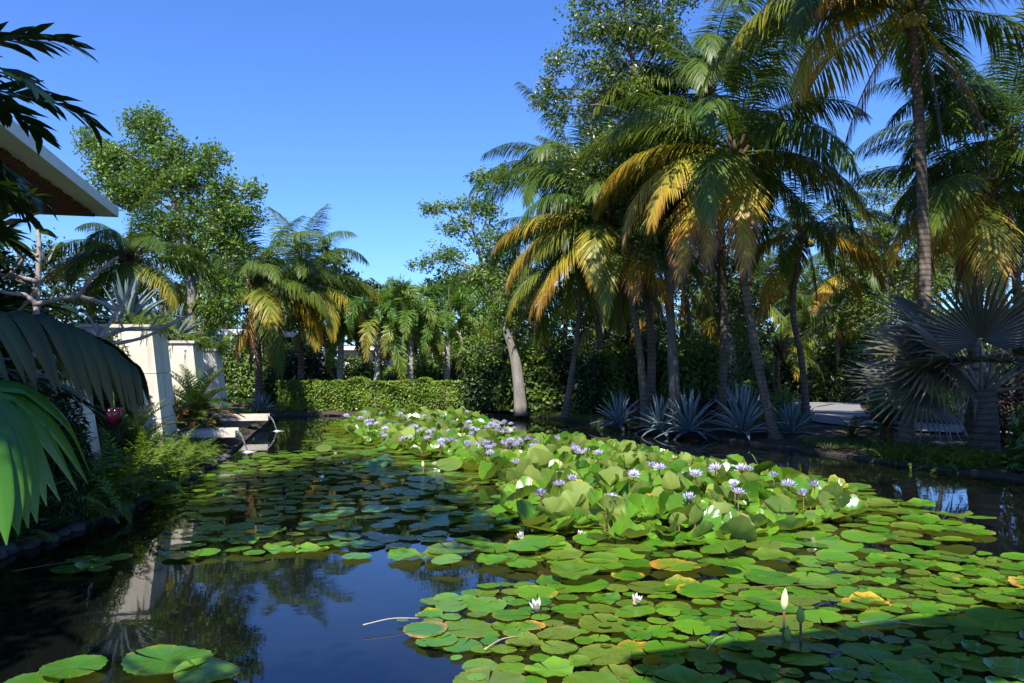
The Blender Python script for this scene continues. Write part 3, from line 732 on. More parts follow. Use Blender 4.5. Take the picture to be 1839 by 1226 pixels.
BTL = ['dark tree with bare twig tips beyond the golden coconut palms', 'low dark tree beyond the first foxtail palms', 'mid green tree beyond the middle foxtail palms', 'dark tree directly behind the slender open-crowned tree', 'dark tree right of the thick pale leaning trunk', 'dark tree behind the tilted thin palm', 'dark tree behind the two bowed coconut palms', 'dark tree behind the tall palm in the broadleaf tree', 'dark tree behind the leaning palm crown', 'far dark tree beyond the path bend', 'mid green tree beyond the path entrance', 'mid green tree behind the tallest palm trunk', 'mid green tree behind the yellowing palm', 'dark tree at the outer end of the right bank', 'dark tree behind the large leafy tree on the left bank', 'dark tree behind the roof corner palm', 'dark tree behind the golden coconut palm', 'dark tree next to the eave roof', 'dark tree under the eave roof behind the plumeria']
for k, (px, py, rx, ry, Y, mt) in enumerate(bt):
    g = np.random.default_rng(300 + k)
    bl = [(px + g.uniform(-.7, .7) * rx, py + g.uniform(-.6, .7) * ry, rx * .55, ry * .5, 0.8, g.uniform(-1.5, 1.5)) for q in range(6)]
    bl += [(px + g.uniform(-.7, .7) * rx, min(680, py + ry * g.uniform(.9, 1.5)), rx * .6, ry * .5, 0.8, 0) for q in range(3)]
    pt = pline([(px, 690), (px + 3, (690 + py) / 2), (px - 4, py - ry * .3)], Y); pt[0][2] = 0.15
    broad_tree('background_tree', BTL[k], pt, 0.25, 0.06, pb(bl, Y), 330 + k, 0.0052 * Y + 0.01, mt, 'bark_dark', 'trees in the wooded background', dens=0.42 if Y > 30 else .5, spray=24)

g = np.random.default_rng(299)
n = 46000
fx_ = g.uniform(-48, 58, n); hh_ = 5.2 + 1.0 * np.sin(fx_ * .35) + .8 * np.sin(fx_ * .83 + 2) + .6 * np.sin(fx_ * 2.1)
fy_ = 52 + 4 * g.random(n) + 1.2 * np.sin(fx_ * .6); fz_ = .2 + hh_ * g.random(n) ** .7
mb = MB(); mb.add(*leaves(np.column_stack([fx_, fy_, fz_]), .42, g, np.sin(fx_ * 1.3 + fz_) * .5 + .5, .3, .55))
tag(obj('far_woods', mb.mesh('far_woods', M['leaf_dark'])), 'far belt of dark woodland closing the view behind the garden', 'woods', kind='stuff')
# ------------------------------------------------------------------ shrubs, hedge, ferns
def shrub_mesh(rx, ry, h, n, leaf, g, mat, up=0.3, asp=0.5, lump=5):
    d = nrm(g.normal(0, 1, (n, 3))); d[:, 2] = np.abs(d[:, 2])
    k = nrm(g.normal(0, 1, (lump, 3))); k[:, 2] = np.abs(k[:, 2])
    bumpy = 0.78 + 0.3 * np.max(d @ k.T, 1) ** 3
    r = bumpy * g.uniform(0.25, 1.0, n) ** 0.45
    pos = d * r[:, None] * np.array([rx, ry, h])
    mb = MB(); mb.add(*leaves(pos, leaf, g, (np.sin(pos @ np.array([5.1, 3.3, 4.7])) * .5 + .5), up, asp, d))
    return mb.mesh('foliage', M[mat])
def stems_mesh(rx, ry, h, n, g, r=0.012):
    mb = MB()
    for k in range(n):
        a = g.uniform(0, 6.28); q = g.uniform(0.2, 0.75)
        V, Fs = tube(np.array([[0.1 * rx * math.cos(a), 0.1 * ry * math.sin(a), -0.05], [0.5 * q * rx * math.cos(a), .5 * q * ry * math.sin(a), h * .45], [q * rx * math.cos(a), q * ry * math.sin(a), h * .8]]), [r, r * .8, r * .4], 4)
        mb.add(V, Fs)
    return mb.mesh('stem', M['bark_dark'], True)
def shrub(label, loc, rx, ry, h, n, leaf, seed, mat='leaf_dark', name='shrub', cat='shrub', group=None, up=.3, asp=.5):
    g = np.random.default_rng(seed)
    root = empty(name, loc, label, cat, group)
    obj('foliage', shrub_mesh(rx, ry, h, n, leaf, g, mat, up, asp), root)
    obj('stem', stems_mesh(rx, ry, h, 7, g), root)
    return root

# the clipped hedge at the far end
g = np.random.default_rng(77)
hx0, hx1, hy0, hy1, hz = -8.4, -0.75, 28.75, 30.0, 1.22
root = empty('clipped_hedge', ((hx0 + hx1) / 2, hy0 + .5, 0.12), 'long clipped green hedge along the far end of the pond', 'hedge')
n = 17000
f = g.random(n)
px_ = g.uniform(hx0, hx1, n); pz_ = 0.1 + (hz - 0.1) * g.random(n) ** 0.72
py_ = hy0 + np.abs(g.normal(0, 0.1, n))
topm = f < 0.3
pz_[topm] = hz - np.abs(g.normal(0, .05, topm.sum())); py_[topm] = g.uniform(hy0, hy1, topm.sum())
und = 0.06 * np.sin(px_ * 3.1) + 0.05 * np.sin(px_ * 7.7 + 1) + 0.05 * np.sin(pz_ * 6 + px_ * 2)
py_ += und * (~topm); pz_ += und * topm
endm = (f > 0.94); px_[endm] = np.where(g.random(endm.sum()) < .5, hx0 - .05, hx1 + .05) + g.normal(0, .06, endm.sum()); py_[endm] = g.uniform(hy0, hy1, endm.sum())
pos = np.column_stack([px_, py_, pz_]) - np.array([(hx0 + hx1) / 2, hy0 + .5, 0.12])
outv = np.where(topm[:, None], np.array([0, 0, 1.0]), np.array([0, -1.0, 0.35]))
mb = MB(); mb.add(*leaves(pos, 0.1, g, np.sin(px_ * 4 + pz_ * 5) * .5 + .5, .1, .6, outv))
obj('foliage', mb.mesh('foliage', M['leaf_hedge']), root)
mb = MB()
for k in range(70):
    x = g.uniform(hx0 + .1, hx1 - .1) - (hx0 + hx1) / 2; y = g.uniform(-.3, .3)
    V, Fs = tube(np.array([[x, y, -.05], [x + g.normal(0, .06), y, .5], [x + g.normal(0, .1), y, 1.0]]), [.02, .016, .008], 4); mb.add(V, Fs)
obj('stem', mb.mesh('stem', M['bark_dark'], True), root)

# shrubs in the grove (right, behind the bank) and round the hedge
for k in range(26):
    g = np.random.default_rng(400 + k)
    x = -1.0 + k * 0.62; y = 28.5 - 0.30 * k + g.uniform(0, 4)
    if x > 8.0: x, y = (x - 8.0) * .55 + 3.4, g.uniform(25, 30)
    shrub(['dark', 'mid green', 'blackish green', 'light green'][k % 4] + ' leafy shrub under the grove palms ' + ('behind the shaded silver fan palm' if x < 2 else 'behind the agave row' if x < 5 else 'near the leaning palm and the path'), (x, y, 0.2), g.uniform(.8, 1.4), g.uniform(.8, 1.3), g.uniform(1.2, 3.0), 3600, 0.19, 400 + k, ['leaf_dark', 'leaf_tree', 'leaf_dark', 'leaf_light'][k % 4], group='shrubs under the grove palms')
for k in range(16):
    g = np.random.default_rng(440 + k)
    x = -16 + k * 2.3; y = 33 + g.uniform(0, 3)
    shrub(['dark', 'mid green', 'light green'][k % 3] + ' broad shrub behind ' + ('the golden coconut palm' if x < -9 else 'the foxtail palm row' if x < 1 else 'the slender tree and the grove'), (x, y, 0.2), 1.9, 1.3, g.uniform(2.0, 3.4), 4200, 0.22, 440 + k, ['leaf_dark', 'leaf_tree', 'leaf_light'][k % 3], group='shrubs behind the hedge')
shrub('rounded bright green shrub beside the path entrance', (8.0, 23.6, .2), .8, .8, 1.0, 1800, .1, 470, 'leaf_hedge')
shrub('yellow-green shrub behind the S-curved palm', (8.0, 26.2, .2), 1.0, .8, 1.3, 1500, .12, 471, 'leaf_yellow')
shrub('clipped round shrub on the lawn beyond the path', (13.4, 24.0, .2), .8, .8, .95, 1500, .1, 472, 'leaf_hedge')
shrub('bushy green shrub by the path behind the small cycad', (11.2, 23.5, .2), .9, .8, 1.2, 1500, .12, 473, 'leaf_light')
shrub('reddish leafed shrub beside the silver fan palm', (9.9, 15.9, .2), .8, .8, 1.5, 1500, .11, 474, 'leaf_red')
shrub('glossy broad-leaved shrub at the right end of the bank', (9.0, 13.2, .12), .8, .8, 1.35, 1100, .19, 475, 'leaf_tree', up=.5)
shrub('dark red leafy shrub behind the row of agaves', (4.9, 22.4, .2), 1.6, .5, .8, 1200, .16, 476, 'leaf_red')
shrub('broad-leaved bright green shrub catching sun behind the agaves', (6.6, 22.2, .2), .9, .8, 1.15, 500, .36, 477, 'leaf_light', asp=.35)
shrub('low light green shrub at the hedge end by the thick pale trunk', (-.1, 28.9, .12), .7, .6, .95, 900, .1, 478, 'leaf_hedge')
shrub('round low shrub between the hedge and the grassy bank', (1.0, 28.2, .12), .8, .7, .9, 900, .12, 479, 'leaf_dark')

def clump_mesh(n, L, ll, lw, g, mat, nl=20, spread=0.25, emin=20, emax=85, droop=70, seed=0, **kw):
    mb = MB()
    for k in range(n):
        e = g.uniform(emin, emax)
        a = frond_arrays(L * g.uniform(.6, 1.1), R(e), R(droop * g.uniform(.6, 1.2)), nl, ll, lw, seed + k, segs=2, rr=0.005, bare=.1, **kw)
        V, Fs, C = a.arrays()
        az = g.uniform(0, 6.28); ca, sa = math.cos(az), math.sin(az)
        V = V @ np.array([[ca, sa, 0], [-sa, ca, 0], [0, 0, 1]]) + np.array([g.normal(0, spread), g.normal(0, spread), 0])
        C = np.column_stack([C[:, 2], np.full(len(C), g.random()), C[:, 1]])
        mb.add(V, Fs, C)
    return mb.mesh('foliage', M[mat])
g = np.random.default_rng(5)
FERN = [clump_mesh(34, 0.75, 0.11, 0.022, g, 'leaf_fern', 24, .18, seed=10), clump_mesh(34, 0.7, 0.1, 0.022, g, 'leaf_fern', 22, .2, seed=90)]
PLUME = [clump_mesh(46, 0.55, 0.05, 0.01, g, 'leaf_fern', 34, .16, 10, 85, 110, seed=200, bushy=True), clump_mesh(46, 0.5, 0.05, 0.01, g, 'leaf_fern', 34, .2, 0, 80, 110, seed=290, bushy=True)]
BROADF = [clump_mesh(16, 1.0, 0.3, 0.05, g, 'leaf_dark', 12, .12, 25, 85, 70, seed=400), clump_mesh(16, 1.0, 0.28, 0.06, g, 'leaf_tree', 12, .12, 25, 85, 70, seed=450)]
GRASSY = clump_mesh(60, 0.42, 0.03, 0.006, g, 'leaf_fern', 10, .25, 20, 80, 90, seed=500, bushy=True)
def plant(name, label, cat, group, me, loc, sc, rz):
    root = empty(name, loc, label, cat, group, rz)
    root.scale = (sc, sc, sc)
    obj('foliage', me, root)
    return root
def left_edge_x(y): return np.interp(y, pond[:8, 1], pond[:8, 0])
g = np.random.default_rng(6)
# left bank: ferns leaning over the water, sunlit from about 11 m on
for k in range(58):
    y = 5.2 + 0.19 * k + g.uniform(-.1, .1)
    x = left_edge_x(y) - g.uniform(0.05, 1.5)
    if abs(y - 16.6) < .4 and x > left_edge_x(y) - .7: continue
    lit = y > 10.5
    plant('fern', ('bright feathery fern hanging over the water line below the stone piers' if x > left_edge_x(y) - .7 else 'bright feathery fern high on the bank at the foot of the stone piers') if lit else ('shaded fern clump at the dark water line near the foreground palm leaves' if x > left_edge_x(y) - .7 else 'shaded fern clump behind the dark water-line ferns under the plumeria'), 'fern',
          'sunlit ferns on the left bank' if lit else 'shaded ferns on the left bank', FERN[k % 2], (x, y, 0.08 + .12 * (left_edge_x(y) - x)), g.uniform(.75, 1.15) * (.5 if 14.3 < y < 17 and x > left_edge_x(y) - 1.0 else 1), g.uniform(0, 6.28))
for k in range(12):
    y = 17.6 + k * .85; x = left_edge_x(y) - g.uniform(0.1, 1.2)
    plant('fern', 'small fern on the far left bank past the nearer spout', 'fern', 'ferns on the far left bank', FERN[k % 2], (x, y, 0.1), g.uniform(.7, 1.1) * (.5 if 19 < y < 22.2 else .8), g.uniform(0, 6.28))
for k in range(22):
    y = 5.5 + k * .5; x = left_edge_x(y) - g.uniform(1.0, 2.6)
    plant('leafy_plant', 'dark broad-leaved plant in the shaded undergrowth of the left bank', 'plant', 'dark undergrowth plants on the left bank', BROADF[k % 2], (x, y, .2), g.uniform(.8, 1.25), g.uniform(0, 6.28))
for k in range(12):
    y = 5.6 + k * .4; x = left_edge_x(y) - g.uniform(.5, 1.1)
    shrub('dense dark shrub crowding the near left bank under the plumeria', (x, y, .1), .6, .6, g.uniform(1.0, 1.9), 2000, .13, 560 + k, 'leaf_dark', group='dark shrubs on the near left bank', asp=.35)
for k in range(9):
    y = 6.0 + k * 1.0; x = left_edge_x(y) - g.uniform(2.2, 3.6)
    if 11.5 < y: x -= .8
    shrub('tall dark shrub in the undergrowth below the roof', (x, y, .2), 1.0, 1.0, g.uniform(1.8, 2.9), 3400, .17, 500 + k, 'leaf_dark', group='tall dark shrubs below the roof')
for k in range(12):
    y = 10.5 + k * 1.4; x = left_edge_x(y) - g.uniform(3.6, 5.0)
    shrub('green shrub behind the stone piers', (x, y, .2), 1.1, 1.1, g.uniform(2.0, 3.4), 3600, .16, 520 + k, ['leaf_tree', 'leaf_dark', 'leaf_light'][k % 3], group='shrubs behind the stone piers')
# right bank groundcover by the water
for k in range(26):
    y = 10.4 + k * .3; x = np.interp(y, pond[::-1][3:10, 1], pond[::-1][3:10, 0]) + g.uniform(0.05, .9)
    if 14.6 < y: continue
    plant('asparagus_fern', 'low feathery groundcover clump spilling to the water below the silver fan palm', 'fern', 'groundcover clumps on the right bank', PLUME[k % 2], (x, y, .06), g.uniform(.8, 1.2), g.uniform(0, 6.28))
for k in range(16):
    y = 14.0 + k * .12; x = np.interp(y, pond[::-1][3:10, 1], pond[::-1][3:10, 0]) + g.uniform(0.1, 1.3)
    plant('asparagus_fern', 'low feathery groundcover clump spilling to the water below the silver fan palm', 'fern', 'groundcover clumps on the right bank', PLUME[k % 2], (x, y, .08), g.uniform(.8, 1.1), g.uniform(0, 6.28))

# grass: nobody could count it
def grass(name, label, pts, h, g, mat):
    n = len(pts)
    a = g.uniform(0, 6.28, n); b = np.column_stack([np.cos(a), np.sin(a), np.zeros(n)])
    lean = np.column_stack([g.normal(0, .5, (n, 2)), np.ones(n)])
    hh = (h * g.uniform(.5, 1.2, n))[:, None]
    V = np.stack([pts - b * .006, pts + b * .006, pts + lean * hh], 1).reshape(-1, 3)
    C = np.stack([np.repeat(g.random(n), 3), np.repeat(g.random(n), 3), np.full(3 * n, .5)], 1)
    o = obj(name, MB().add(V, [np.arange(3 * n).reshape(n, 3)], C).mesh(name, M[mat]))
    tag(o, label, 'grass', kind='stuff')
q = np.column_stack([g.uniform(0.2, 4.2, 30000), g.uniform(20.5, 29, 30000)])
e = np.interp(q[:, 1], pond[::-1][3:10, 1], pond[::-1][3:10, 0])
q = q[(q[:, 0] > e + .02) & (q[:, 0] < e + 1.3)]
grass('grass', 'shaded green grass on the bank under the tilted thin palm', np.column_stack([q, np.full(len(q), .06)]), .16, g, 'leaf_fern')
q = np.column_stack([g.uniform(12.3, 19, 26000), g.uniform(20.6, 27, 26000)])
grass('lawn_grass', 'sunlit lawn beyond the asphalt path', np.column_stack([q, np.full(len(q), .2)]), .09, g, 'leaf_fern')
q = np.column_stack([g.uniform(6.4, 8.6, 9000), g.uniform(16.3, 18.2, 9000)])
grass('verge_grass', 'thin grass between the agaves and the asphalt path', np.column_stack([q, np.full(len(q), .13)]), .1, g, 'leaf_tree')

# ------------------------------------------------------------------ agaves
def agave_leaf(L, w, bend, seed):
    s = np.linspace(0, 1, 8)
    a = -bend * s ** 1.5
    ds = L / 7
    x = np.concatenate([[0], np.cumsum(np.cos(a[1:]) * ds)]); z = np.concatenate([[0], np.cumsum(np.sin(a[1:]) * ds)])
    wd = w * np.array([.62, .72, .9, 1.0, .92, .7, .38, .02]); th = w * .22 * np.array([1.6, 1.4, 1.1, .9, .7, .5, .3, .02])
    T = nrm(np.gradient(np.column_stack([x, z]), axis=0)); nx, nz = -T[:, 1], T[:, 0]
    V = []
    for i in range(8):
        V += [(x[i] + nx[i] * wd[i] * .22, -wd[i] / 2, z[i] + nz[i] * wd[i] * .22), (x[i], 0, z[i]), (x[i] + nx[i] * wd[i] * .22, wd[i] / 2, z[i] + nz[i] * wd[i] * .22), (x[i] - nx[i] * th[i], 0, z[i] - nz[i] * th[i])]
    C = np.repeat(np.column_stack([s, s * 0, np.full(8, .4)]), 4, 0)
    return MB().add(V, [grid_faces(8, 4, True)], C).mesh('leaf', M['agave'], True)
AG = [agave_leaf(1.0, .13, b, k) for k, b in enumerate((.05, .3, .6))]
def agave(label, loc, size, nl, seed, emin=-5):
    g = np.random.default_rng(seed)
    root = empty('agave', loc, label, 'agave', 'blue agaves')
    for k in range(nl):
        u = k / nl
        e = 86 - (86 - emin) * u ** 1.05 + g.normal(0, 3); az = k * 2.399 + g.normal(0, .1)
        o = obj('leaf', AG[min(2, int(u * 2.6 + g.random() * .5))], root, (math.cos(az) * .05 * size, math.sin(az) * .05 * size, .05 + .12 * size * (1 - u)), (0, -R(e), az), size * g.uniform(.82, 1.08))
        o['age'] = float(0.1 + .5 * g.random() * (u < .92) + (.95 if u > .96 and g.random() < .6 else 0))
    return root
def agw(px, py, z=.12): return W(px, py, z)
agave('blue agave at the far end of the agave row by the water', agw(1112, 764), .85, 38, 1)
agave('blue agave at the foot of the bowed coconut trunk', agw(1186, 774), .85, 38, 2)
agave('spreading blue agave in the middle of the row by the water', agw(1238, 778), 1.0, 42, 3)
agave('tallest blue agave, with steeply upright leaves, left of the leaning palm base', agw(1334, 782), 1.15, 52, 4, 8)
agave('pale blue agave between the leaning palm base and the path', agw(1422, 782), .8, 34, 5, 10)
agave('small blue agave half hidden behind the row', agw(1282, 760), .75, 30, 6)
agave('small blue agave at the shaded end of the bank grass', agw(1150, 752), .7, 30, 7)
agave('pale agave growing on top of the first stone pier', (-7.1, 14.7, 2.45), .95, 40, 8, 5)
agave('pale agave growing on top of the second stone pier', (-8.0, 18.9, 2.3), .9, 36, 9, 5)
agave('small blue agave on the far left bank near the hedge', (-8.3, 26.3, .2), .7, 30, 10)

# ------------------------------------------------------------------ silver fan palms
def fan_mesh(Rr, nseg, span, seed):
    g = np.random.default_rng(seed)
    th = np.linspace(-span / 2, span / 2, nseg + 1); tm = (th[:-1] + th[1:]) / 2
    rad = Rr * (0.8 + .2 * np.cos(tm * .5)) * g.uniform(.92, 1.05, nseg)
    V, Fq, Ft, C = [], [], [], []
    def cup(r, t_): return .22 * (r ** 1.6) / Rr ** .6 * (.35 + .65 * abs(math.sin(t_ * .6))) * -1 + .06 * r
    for k in range(nseg):
        b = len(V)
        fr = g.uniform(0, 1)
        dr = g.uniform(-.04, .14)
        for (r, ww, lift_) in ((.04 * Rr, 1, .0), (.42 * Rr, 1, .022 * Rr), (.7 * Rr, .5, .018 * Rr)):
            for e, l in ((th[k], 0), (tm[k], lift_), (th[k + 1], 0)):
                t_ = tm[k] + (e - tm[k]) * ww
                V.append((r * math.cos(t_), r * math.sin(t_), cup(r, t_) + l)); C.append((r / Rr, r / Rr, fr))
        t_ = tm[k] + g.normal(0, .02); r = rad[k]
        V.append((r * math.cos(t_), r * math.sin(t_), cup(r, t_) - dr * Rr)); C.append((1, 1, fr))
        for q in (0, 3):
            Fq += [(b + q, b + q + 1, b + q + 4, b + q + 3), (b + q + 1, b + q + 2, b + q + 5, b + q + 4)]
        Ft += [(b + 6, b + 7, b + 9), (b + 7, b + 8, b + 9)]
    return MB().add(V, [np.array(Fq), np.array(Ft)], C).mesh('fan_leaf', M['fan'])
FAN = [fan_mesh(1.0, 40, R(236), k) for k in range(3)]
def fan_palm(label, base, trunk_h, r0, fans, seed, cat='palm tree'):
    """fans: (azimuth deg, elevation deg, petiole length, radius, tilt deg)"""
    g = np.random.default_rng(seed)
    root = empty('silver_fan_palm', base, label, cat, 'silver fan palms')
    if trunk_h > 0.05:
        me, c, TL = trunk_mesh(np.array([[0, 0, -.1], [0.03, 0, trunk_h * .5], [0, 0, trunk_h]]), r0, r0 * .95, .12, 12, 'trunk_dark', 1.25, seed)
        obj('trunk', me, root)
    for fan_ in fans:
        (az, el, pl, rad, tilt) = fan_[:5]
        a, e = R(az), R(el)
        d = np.array([math.cos(a) * math.cos(e), math.sin(a) * math.cos(e), math.sin(e)])
        p0 = np.array([math.cos(a) * r0 * .5, math.sin(a) * r0 * .5, trunk_h - .05])
        hub = p0 + d * pl + np.array([0, 0, -.06 * pl])
        e2 = e - R(tilt)
        X = np.array([math.cos(a) * math.cos(e2), math.sin(a) * math.cos(e2), math.sin(e2)])
        Yv = np.array([-math.sin(a), math.cos(a), 0]); Z = np.cross(X, Yv)
        roll = R(fan_[5]) if len(fan_) > 5 else g.normal(0, .25); Yr = Yv * math.cos(roll) + Z * math.sin(roll); Zr = np.cross(X, Yr)
        Mx = Matrix(((X[0] * rad, Yr[0] * rad, Zr[0] * rad, hub[0]), (X[1] * rad, Yr[1] * rad, Zr[1] * rad, hub[1]), (X[2] * rad, Yr[2] * rad, Zr[2] * rad, hub[2]), (0, 0, 0, 1)))
        o = obj('fan_leaf', FAN[int(g.integers(3))], root); o.matrix_local = Mx; o['age'] = float(g.uniform(.1, .6))
        mid = (p0 + hub) / 2 + np.array([0, 0, .05 * pl])
        V, Fs = tube(smooth_line([p0, mid, hub], 8), np.linspace(.045, .016, 8), 6)
        obj('petiole', MB().add(V, Fs).mesh('petiole', M['petiole'], True), root)
    return root
bp = P(1765, 812, 15.0); bp[2] = .15
fan_palm('large silver-blue fan palm with a thick trunk on the right bank', bp, 1.25, .24,
         [(182, 40, 1.1, 1.45, 22, -40), (168, 62, 1.25, 1.45, 20, -30), (186, 8, 1.15, 1.4, 6, -38), (238, 66, 1.1, 1.5, 5), (200, 48, .95, 1.4, 15, -45), (275, 48, 1.0, 1.35, 35), (320, 45, 1.25, 1.35, 30), (0, 30, 1.3, 1.3, 25), (45, 60, 1.3, 1.4, 25),
          (90, 55, 1.4, 1.35, 30), (130, 40, 1.3, 1.35, 30), (20, 70, 1.4, 1.35, 20), (345, 5, 1.2, 1.25, 25), (150, 12, 1.2, 1.25, 20), (95, 15, 1.2, 1.25, 25), (215, 30, 1.2, 1.35, 25)], 1)
b2 = W(1092, 735, .2)
fan_palm('shaded silver fan palm with spread leaves at the grassy bank', b2, .35, .18, [(150, 40, 1.1, 1.15, 25), (20, 40, 1.1, 1.15, 25), (200, 30, 1.0, 1.1, 30), (340, 28, 1.0, 1.15, 25), (100, 60, 1.1, 1.15, 30), (60, 45, 1.1, 1.1, 30), (270, 62, .9, 1.1, 30), (240, 45, .9, 1.0, 30)], 2)
b3 = W(972, 722, .2)
fan_palm('small silver fan palm beside the thick pale tree trunk', b3, .5, .13, [(160, 30, .8, .9, 25), (30, 30, .8, .95, 25), (210, 20, .8, .9, 30), (330, 12, .8, .9, 25), (90, 60, .9, .95, 30), (270, 50, .7, .9, 30)], 3)

# ------------------------------------------------------------------ cycads
def cycad(label, loc, size, nf, seed, tr=.25, old=.15):
    g = np.random.default_rng(seed)
    root = empty('cycad', loc, label, 'cycad', 'cycads on the banks')
    V, Fs = tube(np.array([[0, 0, -.05], [0, 0, tr * .5], [0, 0, tr]]), [.13, .14, .1], 9)
    obj('trunk', MB().add(V, Fs).mesh('trunk', M['boot'], True), root)
    for k in range(nf):
        u = (k + .5) / nf
        add_frond(root, 'cycad', int(np.clip(u * 5, 0, 4)), k * 2.399, (0, 0, tr), size * g.uniform(.88, 1.1), (.85 if u > 1 - old else .1 + .3 * g.random()), g)
for k, (x, y, h_) in enumerate([(-6.72, 13.4, 2.3), (-7.1, 13.3, 2.6), (-5.15, 9.1, 1.5), (-5.0, 8.6, 1.2), (-5.7, 9.2, 1.7), (-6.1, 9.1, 2.0)]):
    shrub('narrow-leaved green shrub in front of the pier with the agave' if k < 2 else 'dark narrow-leaved shrub round the foot of the nearest stone pier', (x, y, .2), (.5 if k < 2 else .38), .34, h_, (3400 if k < 2 else 1500), .17, 580 + k, 'leaf_tree' if k < 2 else 'leaf_dark', group='narrow-leaved shrubs in front of the piers', asp=.16)
for k, (x, y, sc_) in enumerate([(-5.2, 9.2, 1.5), (-5.25, 9.9, 1.5), (-5.3, 10.6, 1.4), (-5.35, 11.3, 1.35), (-5.5, 12.1, 1.3)]):
    plant('fern', 'large arching fern at the foot of the nearest stone pier', 'fern', 'large ferns at the nearest pier', FERN[k % 2], (x, y, .15), sc_, k * 1.3)
cycad('sago cycad with a skirt of orange-brown old fronds above the spouts', (-6.95, 17.5, .3), 1.2, 46, 1, .55, .3)
cycad('green sago cycad between the sunlit ferns and the nearer spout', (-6.65, 15.3, .22), 1.0, 34, 2, .2, .03)
cycad('light green sago cycad right behind the nearer spout', (-6.85, 17.3, .25), .95, 34, 3, .25, .03)
cycad('dark sago cycad in the shade at the foot of the first pier', (-6.0, 12.6, .25), .9, 30, 4, .3, .1)
cycad('small sago cycad on the bank below the silver fan palm leaves', W(1592, 800, .15), .85, 30, 5, .42, .1)
cycad('low dark cycad by the red shrub at the water', W(1530, 795, .12), .6, 20, 6, .12, 0)

# ------------------------------------------------------------------ stone piers, spouts
u_ = nrm(np.array([-0.22, 1.0])); n_ = np.array([u_[1], -u_[0]])       # along the bank, out to the pond
def loc3(c, a, b, z): return np.array([c[0] + u_[0] * a + n_[0] * b, c[1] + u_[1] * a + n_[1] * b, z])
def pier(label, c, zt, length=1.25, width=1.15, batter=.27, z0=.1):
    root = empty('stone_pier', (c[0], c[1], z0), label, 'stone pier', 'stone piers on the left bank')
    o0 = np.array([c[0], c[1], z0])
    def fx(z): return batter * (zt - z) / (zt - z0)
    def blk(a0, a1, b0, b1, z_0, z_1, slope0=False, slope1=True):
        f0, f1 = fx(z_0), fx(z_1)
        bb = lambda b, f_, s: b + (f_ if s else 0)
        return hexa([loc3(c, a0, bb(b0, f0, slope0), z_0) - o0, loc3(c, a0, bb(b1, f0, slope1), z_0) - o0, loc3(c, a1, bb(b1, f0, slope1), z_0) - o0, loc3(c, a1, bb(b0, f0, slope0), z_0) - o0,
                     loc3(c, a0, bb(b0, f1, slope0), z_1) - o0, loc3(c, a0, bb(b1, f1, slope1), z_1) - o0, loc3(c, a1, bb(b1, f1, slope1), z_1) - o0, loc3(c, a1, bb(b0, f1, slope0), z_1) - o0])
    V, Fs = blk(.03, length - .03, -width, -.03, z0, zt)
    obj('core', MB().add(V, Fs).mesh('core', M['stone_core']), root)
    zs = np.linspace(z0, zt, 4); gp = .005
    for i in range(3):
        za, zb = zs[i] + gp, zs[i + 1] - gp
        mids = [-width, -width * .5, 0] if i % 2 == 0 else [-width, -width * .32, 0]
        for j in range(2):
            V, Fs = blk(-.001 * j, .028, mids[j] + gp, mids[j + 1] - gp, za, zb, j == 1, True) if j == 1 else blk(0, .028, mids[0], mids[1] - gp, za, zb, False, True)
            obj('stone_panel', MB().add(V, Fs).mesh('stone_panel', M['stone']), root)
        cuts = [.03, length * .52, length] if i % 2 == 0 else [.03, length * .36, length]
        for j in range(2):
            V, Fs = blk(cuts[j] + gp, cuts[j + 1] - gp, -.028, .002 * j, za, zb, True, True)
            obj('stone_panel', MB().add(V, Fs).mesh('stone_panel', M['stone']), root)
    for (a0, a1, b0, b1) in ((-.04, .16, -width, .04), (.163, length + .04, -.14, .04)):
        V, Fs = blk(a0, a1, b0, b1, zt + .002, zt + .06, False, False)
        obj('capstone', MB().add(V, Fs).mesh('capstone', M['stone_cap']), root)
    V, Fs = blk(.17, length, -width, -.145, zt - .02, zt + .03, False, False)
    obj('planting_bed', MB().add(V, Fs).mesh('planting_bed', M['soil']), root)
piers = [((-5.6, 9.8), 1.75), ((-6.34, 14.0), 2.5), ((-7.3, 18.2), 2.33), ((-8.36, 22.4), 2.22)]
plab = ['pale stone pier nearest the bare-branched plumeria, mostly behind dark leaves', 'tall pale stone pier with an agave on its top behind the bare branches', 'pale stone pier topped with hanging feathery greenery, directly behind the orange-skirted cycad', 'smallest looking pale stone pier, last of its row towards the hedge']
for (c, zt), lb in zip(piers, plab): pier(lb, c, zt)
g = np.random.default_rng(8)
for i, (c, zt) in enumerate(piers):
    for k in range(5):
        p = loc3(c, .25 + k * .22, -.12 - .1 * g.random(), zt + .02)
        plant('asparagus_fern', 'feathery bright green clump spilling over a stone pier', 'fern', 'hanging ferns on the stone piers', PLUME[k % 2], p, g.uniform(.8, 1.15), g.uniform(0, 6.28))

